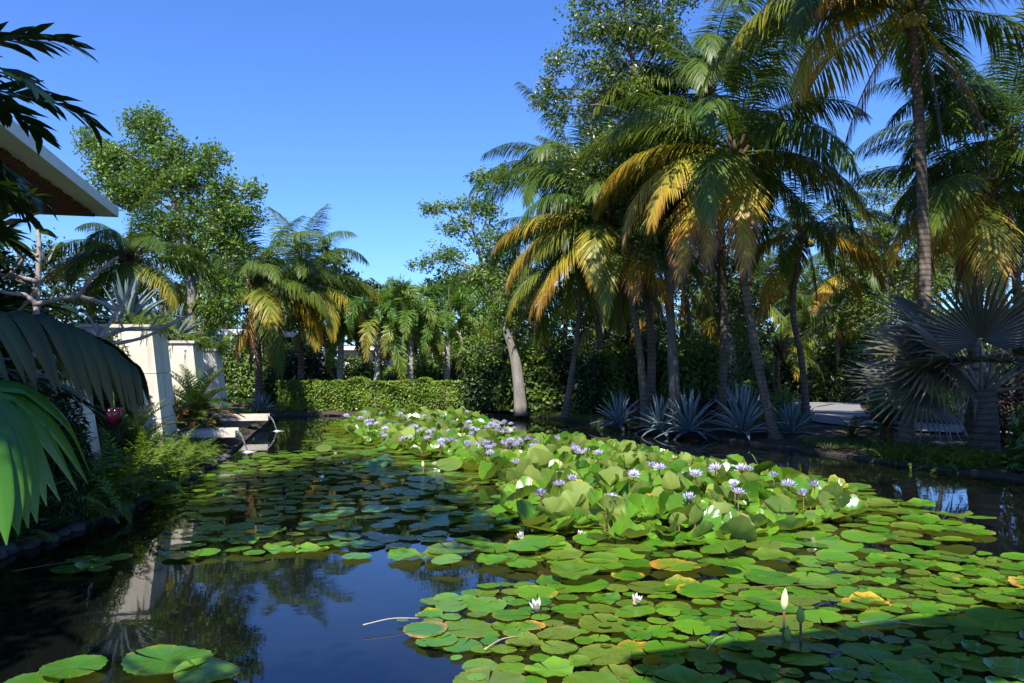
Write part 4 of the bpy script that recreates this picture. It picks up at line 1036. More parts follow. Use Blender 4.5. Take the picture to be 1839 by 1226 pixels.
def spout(label, a_c, Yend, px_end, ztop):
    e = np.array([(px_end - CX) / F * Yend, Yend])
    root = empty('stone_spout', (e[0], e[1], .1), label, 'water spout', 'stone water spouts')
    o0 = np.array([e[0], e[1], .1])
    hw, wl, L = .32, .07, 2.0
    def bk(a0, a1, b0, b1, z0, z1, tip=0):
        return hexa([loc3(e, a, b, z) - o0 for z, t_ in ((z0, tip), (z1, 0)) for a, b in ((a0, b0), (a0, b1 - t_), (a1, b1 - t_), (a1, b0))])
    for nm, args in (('trough_wall', (-hw, -hw + wl, -L, 0, ztop - .15, ztop)), ('trough_wall', (hw - wl, hw, -L, 0, ztop - .15, ztop)), ('trough_floor', (-hw + wl, hw - wl, -L, -.005, ztop - .149, ztop - .08)), ('trough_base', (-hw * .5, hw * .5, -L, -.35, -.02, ztop - .152, .35))):
        V, Fs = bk(*args); obj(nm, MB().add(V, Fs).mesh(nm, M['stone_cap'] if nm != 'trough_base' else M['stone_core']), root)
    V, Fs = bk(-hw + wl + .002, hw - wl - .002, -L, -.01, ztop - .079, ztop - .05); obj('trough_water', MB().add(V, Fs).mesh('trough_water', M['water']), root)
    return e
for lb, lb2, Y_, px, zt in (('nearer pale stone spout jutting over the pond below the green cycads', 'thin stream of water falling from the nearer stone spout', 16.8, 427, .5), ('farther pale stone spout jutting over the pond past the brown-skirted cycad', 'thin stream of water falling from the farther stone spout', 21.9, 484, .47)):
    e = spout(lb, 0, Y_, px, zt)
    s = np.linspace(0, 1, 12)
    C = np.array([loc3(e, .03 * math.sin(7 * q), -.03 + .24 * q ** .8, (zt - .06) - (zt - .06) * q ** 1.9) for q in s])
    wv = np.interp(s, [0, .4, 1], [.045, .025, .03])
    V, Fs = tube(C, wv * .5 + .004, 6)
    root = empty('water_stream', (C[-1][0], C[-1][1], 0), lb2, 'water stream', 'water streams')
    obj('stream', MB().add(V - np.array([C[-1][0], C[-1][1], 0]), Fs).mesh('stream', M['stream'], True), root)
    a = np.linspace(0, 2 * PI, 40, endpoint=False); g = np.random.default_rng(3)
    rows = [np.column_stack([np.cos(a) * r * (1 + .2 * np.sin(5 * a)), np.sin(a) * r * .8, np.full(40, z)]) for r, z in ((.03, .03), (.07, .012), (.13, .008), (.17, .003))]
    obj('splash', MB().add(np.vstack(rows), [grid_faces(4, 40, True)]).mesh('splash', M['foam'], True), root)

# rocks along the left water edge
def rock(name, label, loc, r, seed, mat, group=None):
    g = np.random.default_rng(seed)
    th = np.linspace(0, PI, 8); an = np.linspace(0, 2 * PI, 12, endpoint=False)
    k = nrm(g.normal(0, 1, (6, 3)))
    V = np.stack([np.sin(th)[:, None] * np.cos(an), np.sin(th)[:, None] * np.sin(an), np.repeat(np.cos(th)[:, None], 12, 1)], -1).reshape(-1, 3)
    V = V * (0.8 + .3 * np.max(V @ k.T, 1, keepdims=True) ** 2) * np.array([1, .8, .55]) * r
    o = obj(name, MB().add(V, [grid_faces(8, 12, True)]).mesh(name, M[mat], True), None, loc, (0, 0, g.uniform(0, 6)))
    tag(o, label, 'rock', group)
g = np.random.default_rng(9)
for k in range(44):
    y = 5.0 + k * .27; x = left_edge_x(y) + g.normal(0.02, .07)
    if 15.9 < y: break
    rock('rock', 'small grey stone at the water line of the left bank', (x, y, .03), g.uniform(.07, .16), 600 + k, 'rock', 'stones along the left water line')
rock('boulder', 'pale boulder on the lawn beyond the path', (13.3, 21.2, .32), .3, 700, 'rock_pale')
rock('boulder', 'dark boulder beside the thick stump of trunk on the lawn', (12.0, 22.3, .34), .34, 701, 'rock')
broad_tree('broadleaf_tree', 'tree with a stout pale trunk on the lawn behind the silver fan palm', np.array([[12.9, 22.3, .1], [12.95, 22.3, 1.6], [13.0, 22.4, 4.0], [13.2, 22.6, 6.0]]), .36, .12,
           [(np.array([13.0, 22.5, 6.2]), np.array([1.6, 1.6, 1.1]), .8), (np.array([11.8, 22.0, 5.6]), np.array([1.0, 1.0, .8]), .8), (np.array([14.4, 22.6, 5.2]), np.array([1.3, 1.2, .9]), .8)], 703, .12, 'leaf_tree', 'bark')

# ------------------------------------------------------------------ buildings
# roof with a wide eave at the left
zr = 5.6
A = P(213, 388, 19.4); Bq = P(48, 258, 12.9)
d2 = nrm((A - Bq)[:2]); nn = np.array([d2[1], -d2[0]])      # along the eave, outward to the pond
Lr = 19.4 - 5.0
root = empty('eave_roof', (A[0], A[1], .2), 'flat roof with white fascia and red-brown slatted soffit above the left bank', 'roof')
o0 = np.array([A[0], A[1], .2])
def rk(a0, a1, b0, b1, z0, z1):
    return hexa([np.array([A[0] + d2[0] * a + nn[0] * b, A[1] + d2[1] * a + nn[1] * b, z]) - o0 for z in (z0, z1) for a, b in ((a0, b0), (a0, b1), (a1, b1), (a1, b0))])
def rpart(nm, mat, *a): V, Fs = rk(*a); return obj(nm, MB().add(V, Fs).mesh(nm, M[mat]), root)
rpart('fascia', 'fascia', -Lr, 0, -.06, 0, zr - .16, zr + .06)
rpart('fascia', 'fascia', -.06, 0, -6, -.062, zr - .16, zr + .06)
rpart('soffit_border', 'fascia', -Lr, -.062, -.55, -.062, zr - .12, zr - .06)
rpart('roof_slab', 'white', -Lr, -.062, -6, -.063, zr - .05, zr + .05)
rpart('soffit_board', 'wood', -Lr, -.062, -6, -.552, zr - .11, zr - .055)
for k in range(90):
    a = -.12 - k * .155
    if -a > Lr - .1: break
    rpart('slat', 'wood', a - .075, a, -3.6, -.5 + .02 * math.sin(k * 5), zr - .19, zr - .113)
rpart('wall', 'white', -Lr + .5, -2.5, -5.9, -3.4, .0, zr - .2)
for k in range(4):
    rpart('window', 'glass_dark', -Lr + 1.5 + k * 2.4, -Lr + 2.9 + k * 2.4, -3.44, -3.37, 1.0, 3.2)
# white house far behind the left palms
c0 = P(440, 610, 38.0)
root = empty('white_house', (c0[0] - .5, 38, .2), 'white house half hidden behind the left coconut palms', 'house')
def hp(nm, mat, x0, x1, y0, y1, z0, z1, par=None):
    V, Fs = box(x0, x1, y0, y1, z0, z1); return obj(nm, MB().add(V, Fs).mesh(nm, M[mat]), par or root)
hp('wall', 'white', -2.6, 1.3, 0, 4, -.1, 3.0); hp('roof', 'white', -3.0, 1.8, -.4, 4.4, 3.003, 3.25)
w = hp('window', 'glass_dark', -.15, .75, -.03, .02, 1.5, 2.55); hp('frame', 'white', .27, .33, -.06, -.032, 1.5, 2.55, w)
w = hp('window', 'glass_dark', -1.9, -1.0, -.03, .02, 1.5, 2.55); hp('frame', 'white', -1.48, -1.42, -.06, -.032, 1.5, 2.55, w)
c1 = P(650, 640, 40.0)
root = empty('white_house', (c1[0], 40, .2), 'white wall of a house glimpsed between the foxtail trunks', 'house')
hp('wall', 'white', -1.0, 1.1, 0, 4, -.1, 2.3); hp('roof', 'white', -1.3, 1.4, -.4, 4.4, 2.303, 2.5); hp('door', 'glass_dark', -.6, .3, -.04, .02, 0.1, 1.9)

# unseen canopy added overhead, sized and placed to shade the near pads
dc = nrm(np.array([.946, .325])); nc = np.array([dc[1], -dc[0]])
ze = 6.2; tt = ze / to_sun.z
E0 = np.array([1.17, 5.2]) + np.array([to_sun.x, to_sun.y]) * tt
root = empty('shade_caster_canopy', (E0[0], E0[1], .15), 'unseen flat white canopy added above the terrace to shade the near pads', 'canopy')
def ck(nm, mat, a0, a1, b0, b1, z0, z1):
    V, Fs = hexa([np.array([dc[0] * a + nc[0] * b, dc[1] * a + nc[1] * b, z - .15]) for z in (z0, z1) for a, b in ((a0, b0), (a0, b1), (a1, b1), (a1, b0))])
    return obj(nm, MB().add(V, Fs).mesh(nm, M[mat]), root)
ck('roof_slab', 'white', -.5, 14, 0, 1.0, ze, ze + .14)
for a in (6.5, 13.5): ck('post', 'white', a, a + .12, .8, .92, -.4, ze - .002)
# terrace under the photographer
mb = MB().add(*box(-6, 13.5, -7, 1.0, -.3, .3)); o = obj('terrace', mb.mesh('terrace', M['stone_cap'])); o['kind'] = 'structure'

# ------------------------------------------------------------------ off-frame trees that shade the left bank and the right bank
def wb(x, y, z, rx, ry, rz, w=1.0): return (np.array([x, y, z], float), np.array([rx, ry, rz], float), w)
broad_tree('shade_tree', 'large spreading tree on the left bank behind the photographer', np.array([[-8.2, 3.0, .2], [-8.0, 3.2, 3], [-7.0, 4.0, 6], [-6.2, 4.6, 8.0]]), .35, .1,
           [wb(-6.0, 3.7, 8.2, 1.5, 1.3, 1.0), wb(-4.6, 4.6, 8.6, 1.3, 1.3, .9), wb(-7.5, 3.4, 7.6, 1.5, 1.5, 1), wb(-5.4, 3.2, 8.4, 1.4, 1.2, .9), wb(-6.0, 2.0, 7.4, 1.4, 1.4, .9), wb(-8.6, 1.4, 6.8, 1.6, 1.6, 1.1), wb(-4.3, 6.0, 8.8, 1.0, 1.0, .7), wb(-7.6, 2.2, 5.2, 1.4, 1.3, .9), wb(-6.4, 3.6, 6.2, 1.2, 1.2, .8), wb(-2.8, 3.1, 8.4, 1.0, 1.0, .8), wb(-4.6, 7.2, 8.6, 1.1, 1.1, .8), wb(-3.4, 5.2, 8.9, 1.2, 1.1, .8), wb(-2.6, -.7, 6.9, 1.0, .6, 1.3), wb(-5.4, .4, 7.2, 1.2, 1.0, .8), wb(-4.6, 8.7, 8.9, 1.0, 1.0, .8), wb(-4.0, 7.3, 8.8, 1.1, 1.1, .9), wb(-3.3, 5.9, 8.8, 1.1, 1.1, .9), wb(-2.6, 4.4, 8.6, 1.0, 1.1, .9), wb(-2.1, 3.2, 8.5, .8, .9, .8), wb(-5.3, 6.6, 8.6, 1.1, 1.1, .8), wb(-4.6, 3.6, 8.2, 1.2, 1.2, .8)], 800, .17, 'leaf_tree', 'bark', dens=1.2)
broad_tree('shade_tree', 'unseen spreading tree added beside the terrace to shade the right bank', np.array([[13.5, 6.5, .2], [13.2, 6.6, 3], [11.5, 7, 6.5], [9.5, 7.4, 8.5]]), .35, .1,
           [wb(6.6, 7.4, 8.6, 1.5, 1.5, .9), wb(7.2, 9.6, 8.6, 1.4, 1.4, .9), wb(6.0, 8.8, 8.8, 1.3, 1.3, .9), wb(8.8, 9.6, 9.0, 1.4, 1.4, .9), wb(8.6, 6.6, 8.6, 1.5, 1.5, 1), wb(10.4, 6.2, 8.4, 1.5, 1.5, 1), wb(7.6, 9.0, 9.2, 1.4, 1.3, .8), wb(9.4, 8.6, 9.0, 1.5, 1.4, .9), wb(11.6, 8.0, 7.8, 1.6, 1.6, 1), wb(6.2, 10.4, 9.9, 1.3, 1.3, .8), wb(8.4, 10.6, 10.4, 1.4, 1.4, .8), wb(4.9, 11.0, 9.8, 1.2, 1.2, .7)] + [(np.array(c_), np.array([1.3, 1.3, .75]), 1.0) for c_ in ((1.9, 14.9, 9.9), (3.2, 12.6, 9.6), (4.8, 10.8, 9.5), (4.4, 12.6, 9.8), (5.8, 11.6, 9.6))], 801, .17, 'leaf_tree', 'bark', dens=1.2)  # unseen tree added, crown laid out to keep the right bank in shade

# ------------------------------------------------------------------ foreground left: plumeria, dark palms, big leaves
PLY = 8.9
root = empty('plumeria_tree', (P(62, 650, PLY)[0], PLY, .15), 'bare-branched grey plumeria with few leaves in front of the stone piers', 'tree')
o0 = np.array(root.location)
br = [([(62, 800), (58, 690), (45, 635), (62, 578), (66, 545), (68, 500), (70, 440), (68, 412)], .05, .02), ([(66, 548), (45, 530), (20, 527), (-10, 520)], .026, .016), ([(68, 506), (35, 497), (8, 494), (-15, 490)], .024, .016),
      ([(66, 546), (110, 536), (140, 530), (165, 498), (200, 470), (212, 462)], .026, .014), ([(140, 532), (180, 542), (212, 556), (232, 520), (240, 500)], .022, .013), ([(212, 556), (196, 582), (180, 605)], .02, .016),
      ([(45, 635), (110, 640), (172, 612), (222, 592), (285, 588), (322, 575), (345, 562)], .03, .012), ([(172, 612), (190, 618), (250, 608), (300, 586), (318, 574)], .022, .013), ([(268, 592), (280, 575), (284, 566)], .013, .008), ([(222, 592), (214, 570), (216, 556)], .013, .009),
      ([(180, 605), (160, 570), (150, 560)], .016, .01), ([(175, 610), (180, 590), (172, 580)], .014, .01), ([(68, 460), (50, 455), (30, 480), (5, 500)], .018, .012), ([(70, 440), (84, 470), (100, 440)], .014, .01), ([(66, 520), (30, 560), (-10, 575)], .02, .012)]
g = np.random.default_rng(10)
for k, (pl, ra, rb) in enumerate(br):
    pts = pline(pl, (PLY, PLY + g.uniform(-.4, .4))); n = 8 * len(pl)
    if k == 0: pts[0][2] = .1
    
    V, Fs = tube(smooth_line(pts, n) - o0, np.linspace(ra, rb, n) * 1.12 * (1 + .1 * np.sin(np.arange(n) * 1.3)), 7)
    obj('trunk' if k == 0 else 'branch', MB().add(V, Fs).mesh('branch', M['bark_grey'], True), root)
def blade(pts, w, fold=.15, n=12, up=(0, 0, 1), wprof=(.35, .85, 1, .9, .6, .04), pleat=0):
    c = smooth_line(pts, n); T = nrm(np.gradient(c, axis=0)); S = nrm(np.cross(T, np.array(up, float))); Nn = np.cross(S, T)
    wd = w * np.interp(np.linspace(0, 1, n), np.linspace(0, 1, len(wprof)), wprof) / 2
    V = np.stack([c - S * wd[:, None] - Nn * (wd * fold)[:, None] * 2, c - S * (wd * .5)[:, None] - Nn * (wd * fold * .7)[:, None], c, c + S * (wd * .5)[:, None] - Nn * (wd * fold * .7)[:, None], c + S * wd[:, None] - Nn * (wd * fold)[:, None] * 2], 1).reshape(-1, 3)
    s = np.linspace(0, 1, n)
    if pleat:
        q = np.linspace(-1, 1, pleat); zig = np.where(np.arange(pleat) % 2, 1.0, -1.0) * .07
        V = (c[:, None, :] + S[:, None, :] * (wd[:, None] * q)[..., None] + Nn[:, None, :] * (wd[:, None] * (zig - fold * 2 * np.abs(q) ** 1.4))[..., None]).reshape(-1, 3)
    k_ = pleat or 5
    C = np.column_stack([np.repeat(s, k_), np.repeat(s, k_), np.full(k_ * n, .5)])
    return V, [grid_faces(n, k_, False)], C
for k, (px, py, dx, dy, w) in enumerate([(68, 412, -2, -10, .1), (70, 415, 16, 6, .07), (345, 562, 6, -8, .03), (-5, 430, 30, 10, .12), (10, 470, -25, -20, .11)]):
    a = P(px, py, PLY) - o0; b = P(px + dx * 2.2, py + dy * 2.2, PLY - .1) - o0
    V, Fs, C = blade([a, (a + b) / 2 + [0, 0, .03], b], w, up=(0, 1, .3)); obj('leaf', MB().add(V, Fs, C).mesh('leaf', M['frond_dark'], True), root)['age'] = .6

# dark palm with broad leaflets above the left bank
def broad_palm(label, base, h, nf, L, seed, azr=(0, 360), emax=4.99, age=.1):
    g = np.random.default_rng(seed)
    root = empty('feather_palm', base, label, 'palm tree', 'dark broad-leaflet palms on the left bank')
    me, c, TL = trunk_mesh(np.array([[0, 0, -.1], [.04, 0, h * .5], [0, 0, h]]), .08, .06, .12, 8, 'trunk', 1.2, seed)
    obj('trunk', me, root)
    for k in range(nf):
        u = (k + .5) / nf
        add_frond(root, 'broad', int(np.clip(u * emax + g.normal(0, .3), 0, 4)), R(azr[0]) + (k * 2.399 % 6.283) / 6.283 * R(azr[1] - azr[0]), c[-1] + np.array([0, 0, .1 - .1 * u]), L / 1.9 * g.uniform(.85, 1.1), age * g.uniform(.3, 2), g)
broad_palm('dark palm with broad ragged leaflets rising past the roof edge', (-4.75, 6.0, .2), 3.55, 26, 1.35, 1)
broad_palm('dark palm with broad leaflets hanging in front of the red-brown soffit', (-6.9, 8.6, .2), 2.5, 14, 1.7, 2)
broad_palm('low dark palm with broad leaflets behind the plumeria branches', (-6.4, 8.4, .2), 1.5, 13, 1.8, 3)
broad_palm('short dark palm with broad leaflets under the plumeria', (-5.4, 6.6, .2), .7, 12, 1.4, 4)
broad_palm('dark palm with broad leaflets at the foot of the roof wall', (-7.4, 10.6, .2), 2.2, 13, 1.8, 5)

broad_palm('dark palm with broad leaflets crowding the outer end of the roof', (-4.55, 5.6, .2), 2.7, 20, 1.15, 6)
for k, (x, y, h_) in enumerate([(-7.3, 9.6, 3.3), (-8.0, 10.8, 3.7), (-6.6, 8.0, 2.9), (-8.6, 12.2, 3.6), (-7.6, 11.6, 3.2)]):
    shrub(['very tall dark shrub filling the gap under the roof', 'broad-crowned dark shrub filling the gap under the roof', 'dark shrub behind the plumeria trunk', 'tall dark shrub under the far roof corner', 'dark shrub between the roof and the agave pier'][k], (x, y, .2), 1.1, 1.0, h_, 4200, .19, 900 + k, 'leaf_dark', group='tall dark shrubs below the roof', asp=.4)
# big arching leaf close to the camera, seen dark against the bank
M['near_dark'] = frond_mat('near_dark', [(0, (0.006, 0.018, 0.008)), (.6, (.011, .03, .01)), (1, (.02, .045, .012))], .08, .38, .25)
M['near_leaf'] = frond_mat('near_leaf', [(0, (.024, .095, .01)), (.45, (.032, .12, .012)), (.75, (.045, .13, .014)), (1, (.14, .1, .03))], .25, .26, .5)
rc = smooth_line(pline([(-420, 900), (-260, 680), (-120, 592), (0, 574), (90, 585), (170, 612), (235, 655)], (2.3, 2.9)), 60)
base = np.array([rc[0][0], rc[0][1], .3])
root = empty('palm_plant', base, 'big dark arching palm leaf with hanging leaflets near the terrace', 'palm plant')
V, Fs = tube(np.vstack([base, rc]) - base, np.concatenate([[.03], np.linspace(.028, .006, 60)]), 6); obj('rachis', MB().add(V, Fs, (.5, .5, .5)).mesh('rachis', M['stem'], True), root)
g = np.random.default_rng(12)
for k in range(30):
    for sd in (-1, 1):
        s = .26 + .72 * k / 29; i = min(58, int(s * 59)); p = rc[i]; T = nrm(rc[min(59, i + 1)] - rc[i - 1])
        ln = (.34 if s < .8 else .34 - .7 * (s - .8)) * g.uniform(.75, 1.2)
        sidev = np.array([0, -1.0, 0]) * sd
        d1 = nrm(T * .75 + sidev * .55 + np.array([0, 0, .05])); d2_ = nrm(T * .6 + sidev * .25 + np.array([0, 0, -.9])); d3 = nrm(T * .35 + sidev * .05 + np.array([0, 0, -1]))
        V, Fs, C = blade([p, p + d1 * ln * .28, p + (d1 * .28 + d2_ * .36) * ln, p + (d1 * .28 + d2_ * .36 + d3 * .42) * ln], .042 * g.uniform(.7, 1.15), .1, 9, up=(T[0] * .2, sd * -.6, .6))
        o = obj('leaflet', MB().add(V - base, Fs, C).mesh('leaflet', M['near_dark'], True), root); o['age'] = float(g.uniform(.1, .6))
# bright broad blades of a young palm leaf below it
hub = P(-30, 690, 2.35)
base = np.array([hub[0] - .25, hub[1], .3])
root = empty('palm_plant', base, 'young palm leaf with broad glossy bright green drooping blades beside the water', 'palm plant')
V, Fs = tube(smooth_line([base, base + [.05, 0, .8], hub], 12) - base, np.linspace(.03, .018, 12), 6); obj('rachis', MB().add(V, Fs).mesh('rachis', M['stem'], True), root)
b0_ = np.array([(-30, 688), (45, 694), (118, 752), (172, 850)], float); b1_ = np.array([(-50, 715), (-20, 790), (0, 890), (12, 985)], float)
g = np.random.default_rng(15)
bl = []
for q in np.linspace(0, 1, 9):
    pl = b0_ * (1 - q) + b1_ * q + g.normal(0, 5, (4, 2)) * np.array([[0], [.4], [.8], [1]])
    bl.append((pl, .105 * g.uniform(.8, 1.15), 2.38 - .08 * q, 2.72 - .75 * q))
for k, (pl, w, ya, yb) in enumerate(bl):
    V, Fs, C = blade(pline(pl, (ya, yb)) - base, w, .12, 16, up=(.15, -.35, 1), wprof=(.6, .95, 1, .9, .68, .36, .03), pleat=9)
    o = obj('blade', MB().add(V, Fs, C).mesh('blade', M['near_leaf'], True), root); o['age'] = .45
# glossy red hanging bud
hb = P(206, 748, 6.6)
root = empty('red_bud', (hb[0], hb[1], hb[2] - .1), 'glossy dark red lobed bud hanging among the dark leaves beside the stone pier', 'flower bud')
for k in range(5):
    a = k * 2 * PI / 5 + .3
    V, Fs = lathe([(.002, -.09), (.018, -.07), (.034, -.02), (.037, .03), (.028, .06), (.002, .075)], 10)
    V = V + np.array([math.cos(a), math.sin(a), 0]) * (.034 + (V[:, 2:3] - .0) * .12) + [0, 0, .1]
    obj('lobe', MB().add(V, Fs).mesh('lobe', M['red_gloss'], True), root)
V, Fs = tube(np.array([[0, 0, .15], [-.01, 0, .25], [-.06, .05, .42], [-.3, .5, .55], [-.8, 1.2, .3]]), [.006, .006, .006, .008, .01], 5)
obj('stalk', MB().add(V, Fs).mesh('stalk', M['stem'], True), root)

# ------------------------------------------------------------------ water lilies
def pad_arrays(seed, nseg=44, cup=0.0, fold=0.0, wave=0.012, teeth=.05, rimup=.0, notch=R(5)):
    g = np.random.default_rng(seed)
    th = np.linspace(notch, 2 * PI - notch * .3, nseg)
    rr = [0.0, .3, .62, .88, 1.0]
    ph = g.uniform(0, 6.28, 4)
    rows = []
    for r in rr:
        rad = r * (1 + .04 * np.sin(2 * th + ph[0]) + .03 * np.sin(3 * th + ph[1]))
        if r == 1.0: rad = rad + teeth * ((np.arange(nseg) % 2) - .5) * g.uniform(.5, 1.2, nseg)
        x, y = rad * np.cos(th), rad * np.sin(th)
        z = cup * r ** 2 + fold * np.abs(y) ** 1.3 + wave * r ** 2 * (np.sin(5 * th + ph[2]) + .7 * np.sin(9 * th + ph[3])) + rimup * max(0, (r - .8) / .2) * (1 + np.sin(2 * th + ph[1])) * .5
        if r == 0: z = z * 0 - .012
        rows.append(np.column_stack([x, y, z]))
    V = np.vstack(rows)
    C = np.column_stack([np.repeat(rr, nseg), np.tile(th / (2 * PI), len(rr)), np.zeros(len(V))])
    Fq = grid_faces(len(rr), nseg, False)
    return V, [Fq[:, ::-1]], C
padA = [pad_arrays(k, 44, rimup=.02 + .03 * (k % 3)) for k in range(6)]
padA += [pad_arrays(20 + k, 44, rimup=.2, wave=.045) for k in range(2)]
padL = [pad_arrays(40 + k, 22) for k in range(4)]
leafA = [pad_arrays(60 + k, 30, cup=c, fold=f, wave=w, teeth=.05) for k, (c, f, w) in enumerate([(.25, .35, .05), (.1, .6, .06), (-.2, .3, .08), (.35, .0, .07), (.15, .9, .05), (-.3, -.2, .06), (.3, .5, .1), (.05, 1.3, .05)])]
leafL = [pad_arrays(80 + k, 12, cup=c, fold=f, wave=w, teeth=.08) for k, (c, f, w) in enumerate([(.25, .35, .05), (.1, .6, .06), (-.2, .3, .08), (.35, .0, .07), (.15, .9, .05)])]
PADM = [[MB().add(*a).mesh('lily_pad', M[mt], True) for a in padA] for mt in ('pad', 'pad_yellow', 'pad_brown')]
LEAFM = [[MB().add(*a).mesh('lily_leaf', M[mt], True) for a in leafA] for mt in ('pad', 'pad_yellow')]
def wpoly(pl): return np.array([W(x, y)[:2] for x, y in pl])
field = wpoly([(600, 757), (585, 790), (540, 818), (640, 830), (690, 880), (760, 930), (820, 980), (690, 1003), (800, 1022), (905, 1022), (945, 1050), (1200, 1062), (1440, 1030), (1480, 1012), (1700, 1000), (1790, 948), (1690, 925), (1540, 880), (1240, 826), (1080, 797), (940, 786), (860, 750)])
shade_f = wpoly([(430, 822), (540, 818), (640, 830), (690, 880), (760, 930), (830, 985), (640, 985), (400, 1005), (300, 1010), (360, 940), (270, 905), (330, 870)])
near_f = wpoly([(945, 1050), (860, 1062), (775, 1085), (760, 1165), (850, 1195), (850, 1226), (900, 1290), (1900, 1290), (1900, 1000), (1700, 1000), (1480, 1012), (1440, 1030), (1200, 1062)])
mound = wpoly([(612, 764), (640, 750), (850, 748), (935, 792), (1060, 803), (1240, 842), (1420, 868), (1530, 890), (1545, 930), (1450, 960), (1250, 985), (1100, 985), (960, 965), (885, 955), (905, 915), (895, 880), (850, 842), (720, 815), (640, 800)])
def throw(poly, n, rmin, rmax, over, g, tries=40000, mask=None):
    lo, hi = poly.min(0), poly.max(0)
    pts = g.uniform(lo, hi, (tries, 2)); pts = pts[inside(pts, poly)]
    rad = g.uniform(rmin, rmax, len(pts)) * (1 - .3 * (g.random(len(pts)) < .2))
    X, Rr = np.zeros((0, 2)), np.zeros(0)
    for p, r in zip(pts, rad):
        if len(X) >= n: break
        if len(X):
            d = np.hypot(X[:, 0] - p[0], X[:, 1] - p[1])
            if np.any(d < over * (Rr + r)): continue
        X = np.vstack([X, p]); Rr = np.append(Rr, r)
    return X, Rr
g = np.random.default_rng(13)
items = []
for nm, poly, n, r0, r1, ov in (('field', field, 900, .14, .25, .58), ('shade', shade_f, 240, .09, .2, .8), ('near', near_f, 330, .07, .24, .8)):
    X, Rr = throw(poly, n, r0, r1, ov, g)
    for p, r in zip(X, Rr): items.append((p[0], p[1], r, nm))
# tiny young pads between the near ones, strays and the sunlit pads at the very bottom left
X, Rr = throw(near_f, 120, .025, .06, 1.2, g)
for p, r in zip(X, Rr): items.append((p[0], p[1], r, 'tiny'))
for px, py, r in [(130, 1212, .18), (300, 1200, .26), (370, 1222, .2), (60, 1230, .17), (660, 980, .2), (560, 990, .17), (330, 1000, .2), (640, 1003, .14), (805, 1080, .12), (875, 1068, .1), (723, 1121, .04), (785, 1158, .14),
                  (130, 1028, .17), (165, 1022, .14), (190, 1012, .13), (150, 1012, .16), (215, 1008, .12), (180, 1030, .1), (1790, 1085, .15), (1640, 1000, .13), (1690, 1045, .14), (1560, 1090, .2), (1470, 1050, .17), (1760, 1028, .16), (1720, 1045, .13), (1820, 1050, .13)]:
    p = W(px, py); items.append((p[0], p[1], r, 'stray'))
# two thin pad rafts in the water off the spouts
for cx, cy, hw, hh, m_ in ((520, 818, 60, 5, 22), (600, 800, 50, 6, 16), (1400, 862, 100, 8, 22), (1090, 800, 70, 4, 12), (900, 775, 50, 5, 10)):
    for k in range(m_):
        p = W(cx + g.uniform(-hw, hw), cy + g.uniform(-hh, hh)); items.append((p[0], p[1], g.uniform(.1, .18), 'raft'))
items = [it for it in items if inside(np.array([[it[0], it[1]]]), pond)[0]]
vis = [it[2] * (1 if abs(it[0]) < it[1] * .66 + .3 else 0.05) / it[1] * (0.4 + 1.9 / it[1]) for it in items]
order = np.argsort(vis)[::-1]
stuff = MB()
YEL = [(950, 1020), (1200, 1040), (1270, 1030), (1400, 1000), (1110, 1050), (1740, 955), (1650, 960), (1600, 1095), (1820, 1085), (1050, 1105), (1330, 1055), (690, 775), (1720, 970)]
YW = np.array([W(a, b)[:2] for a, b in YEL])
PL = {0: 'plain green lily pad', 1: 'green lily pad with yellow edge', 2: 'withered yellow-brown lily pad'}
PG = {0: 'flat green lily pads', 1: 'yellow-edged lily pads', 2: 'withered lily pads'}
nob = 0
for rank, i in enumerate(order):
    x, y, r, nm = items[i]
    z = .006 + .0021 * (i % 17) + (.012 if nm == 'field' else 0)
    dy = np.min(np.hypot(*(YW - [x, y]).T))
    pr = .7 if dy < .3 else .12 if dy < .8 else .03
    if nm == 'shade' or nm == 'raft': pr *= .3
    kind = 0 if g.random() > pr else (1 if g.random() < .7 else 2)
    if nm == 'tiny': kind = 0
    tx, ty = g.normal(0, .035, 2); rz = g.uniform(0, 6.28)
    if nm == 'field' and g.random() < .15: tx += g.normal(0, .18); z += .05
    if rank < 300:
        o = obj('lily_pad', PADM[kind][int(g.integers(8)) if nm != 'tiny' else 0], None, (x, y, z + .01), (tx, ty, rz), (r, r * g.uniform(.92, 1.05), r))
        size = 'tiny' if r < .07 else 'small' if r < .13 else 'medium' if r < .19 else 'large'
        sh_ = np.dot(np.array([x, y]) - np.array([1.17, 5.2]), nc) > 0
        zone = {'field': 'in the dense mat round the flowering clump', 'shade': 'among the dark teal pads opposite the spouts', 'raft': 'in a thin raft off the main mat', 'stray': 'floating apart on open water'}.get(nm, 'in the shade band at the terrace end' if sh_ else 'among the loose sunlit pads by the white lilies')
        tag(o, size + ' ' + PL[kind] + ' ' + zone, 'lily pad', PG[kind])
    else:
        V, Fs, C = padL[i % 4]
        Mr = np.array(Matrix.Rotation(tx, 3, 'X') @ Matrix.Rotation(ty, 3, 'Y') @ Matrix.Rotation(rz, 3, 'Z'))
        stuff.add(V * r @ Mr.T + [x, y, z + .01], Fs, np.column_stack([C[:, :2], np.full(len(C), g.random())]))
o = obj('lily_pads', stuff.mesh('lily_pads', M['pad'], True)); tag(o, 'mat of small green lily pads covering the far part of the pond', 'lily pads', kind='stuff')

def poly_dist(x, y, poly):
    a = poly; b = np.roll(poly, -1, 0); d = b - a
    t_ = np.clip(((np.array([x, y]) - a) * d).sum(1) / (d * d).sum(1), 0, 1)
    return float(np.min(np.linalg.norm(a + d * t_[:, None] - [x, y], axis=1)))
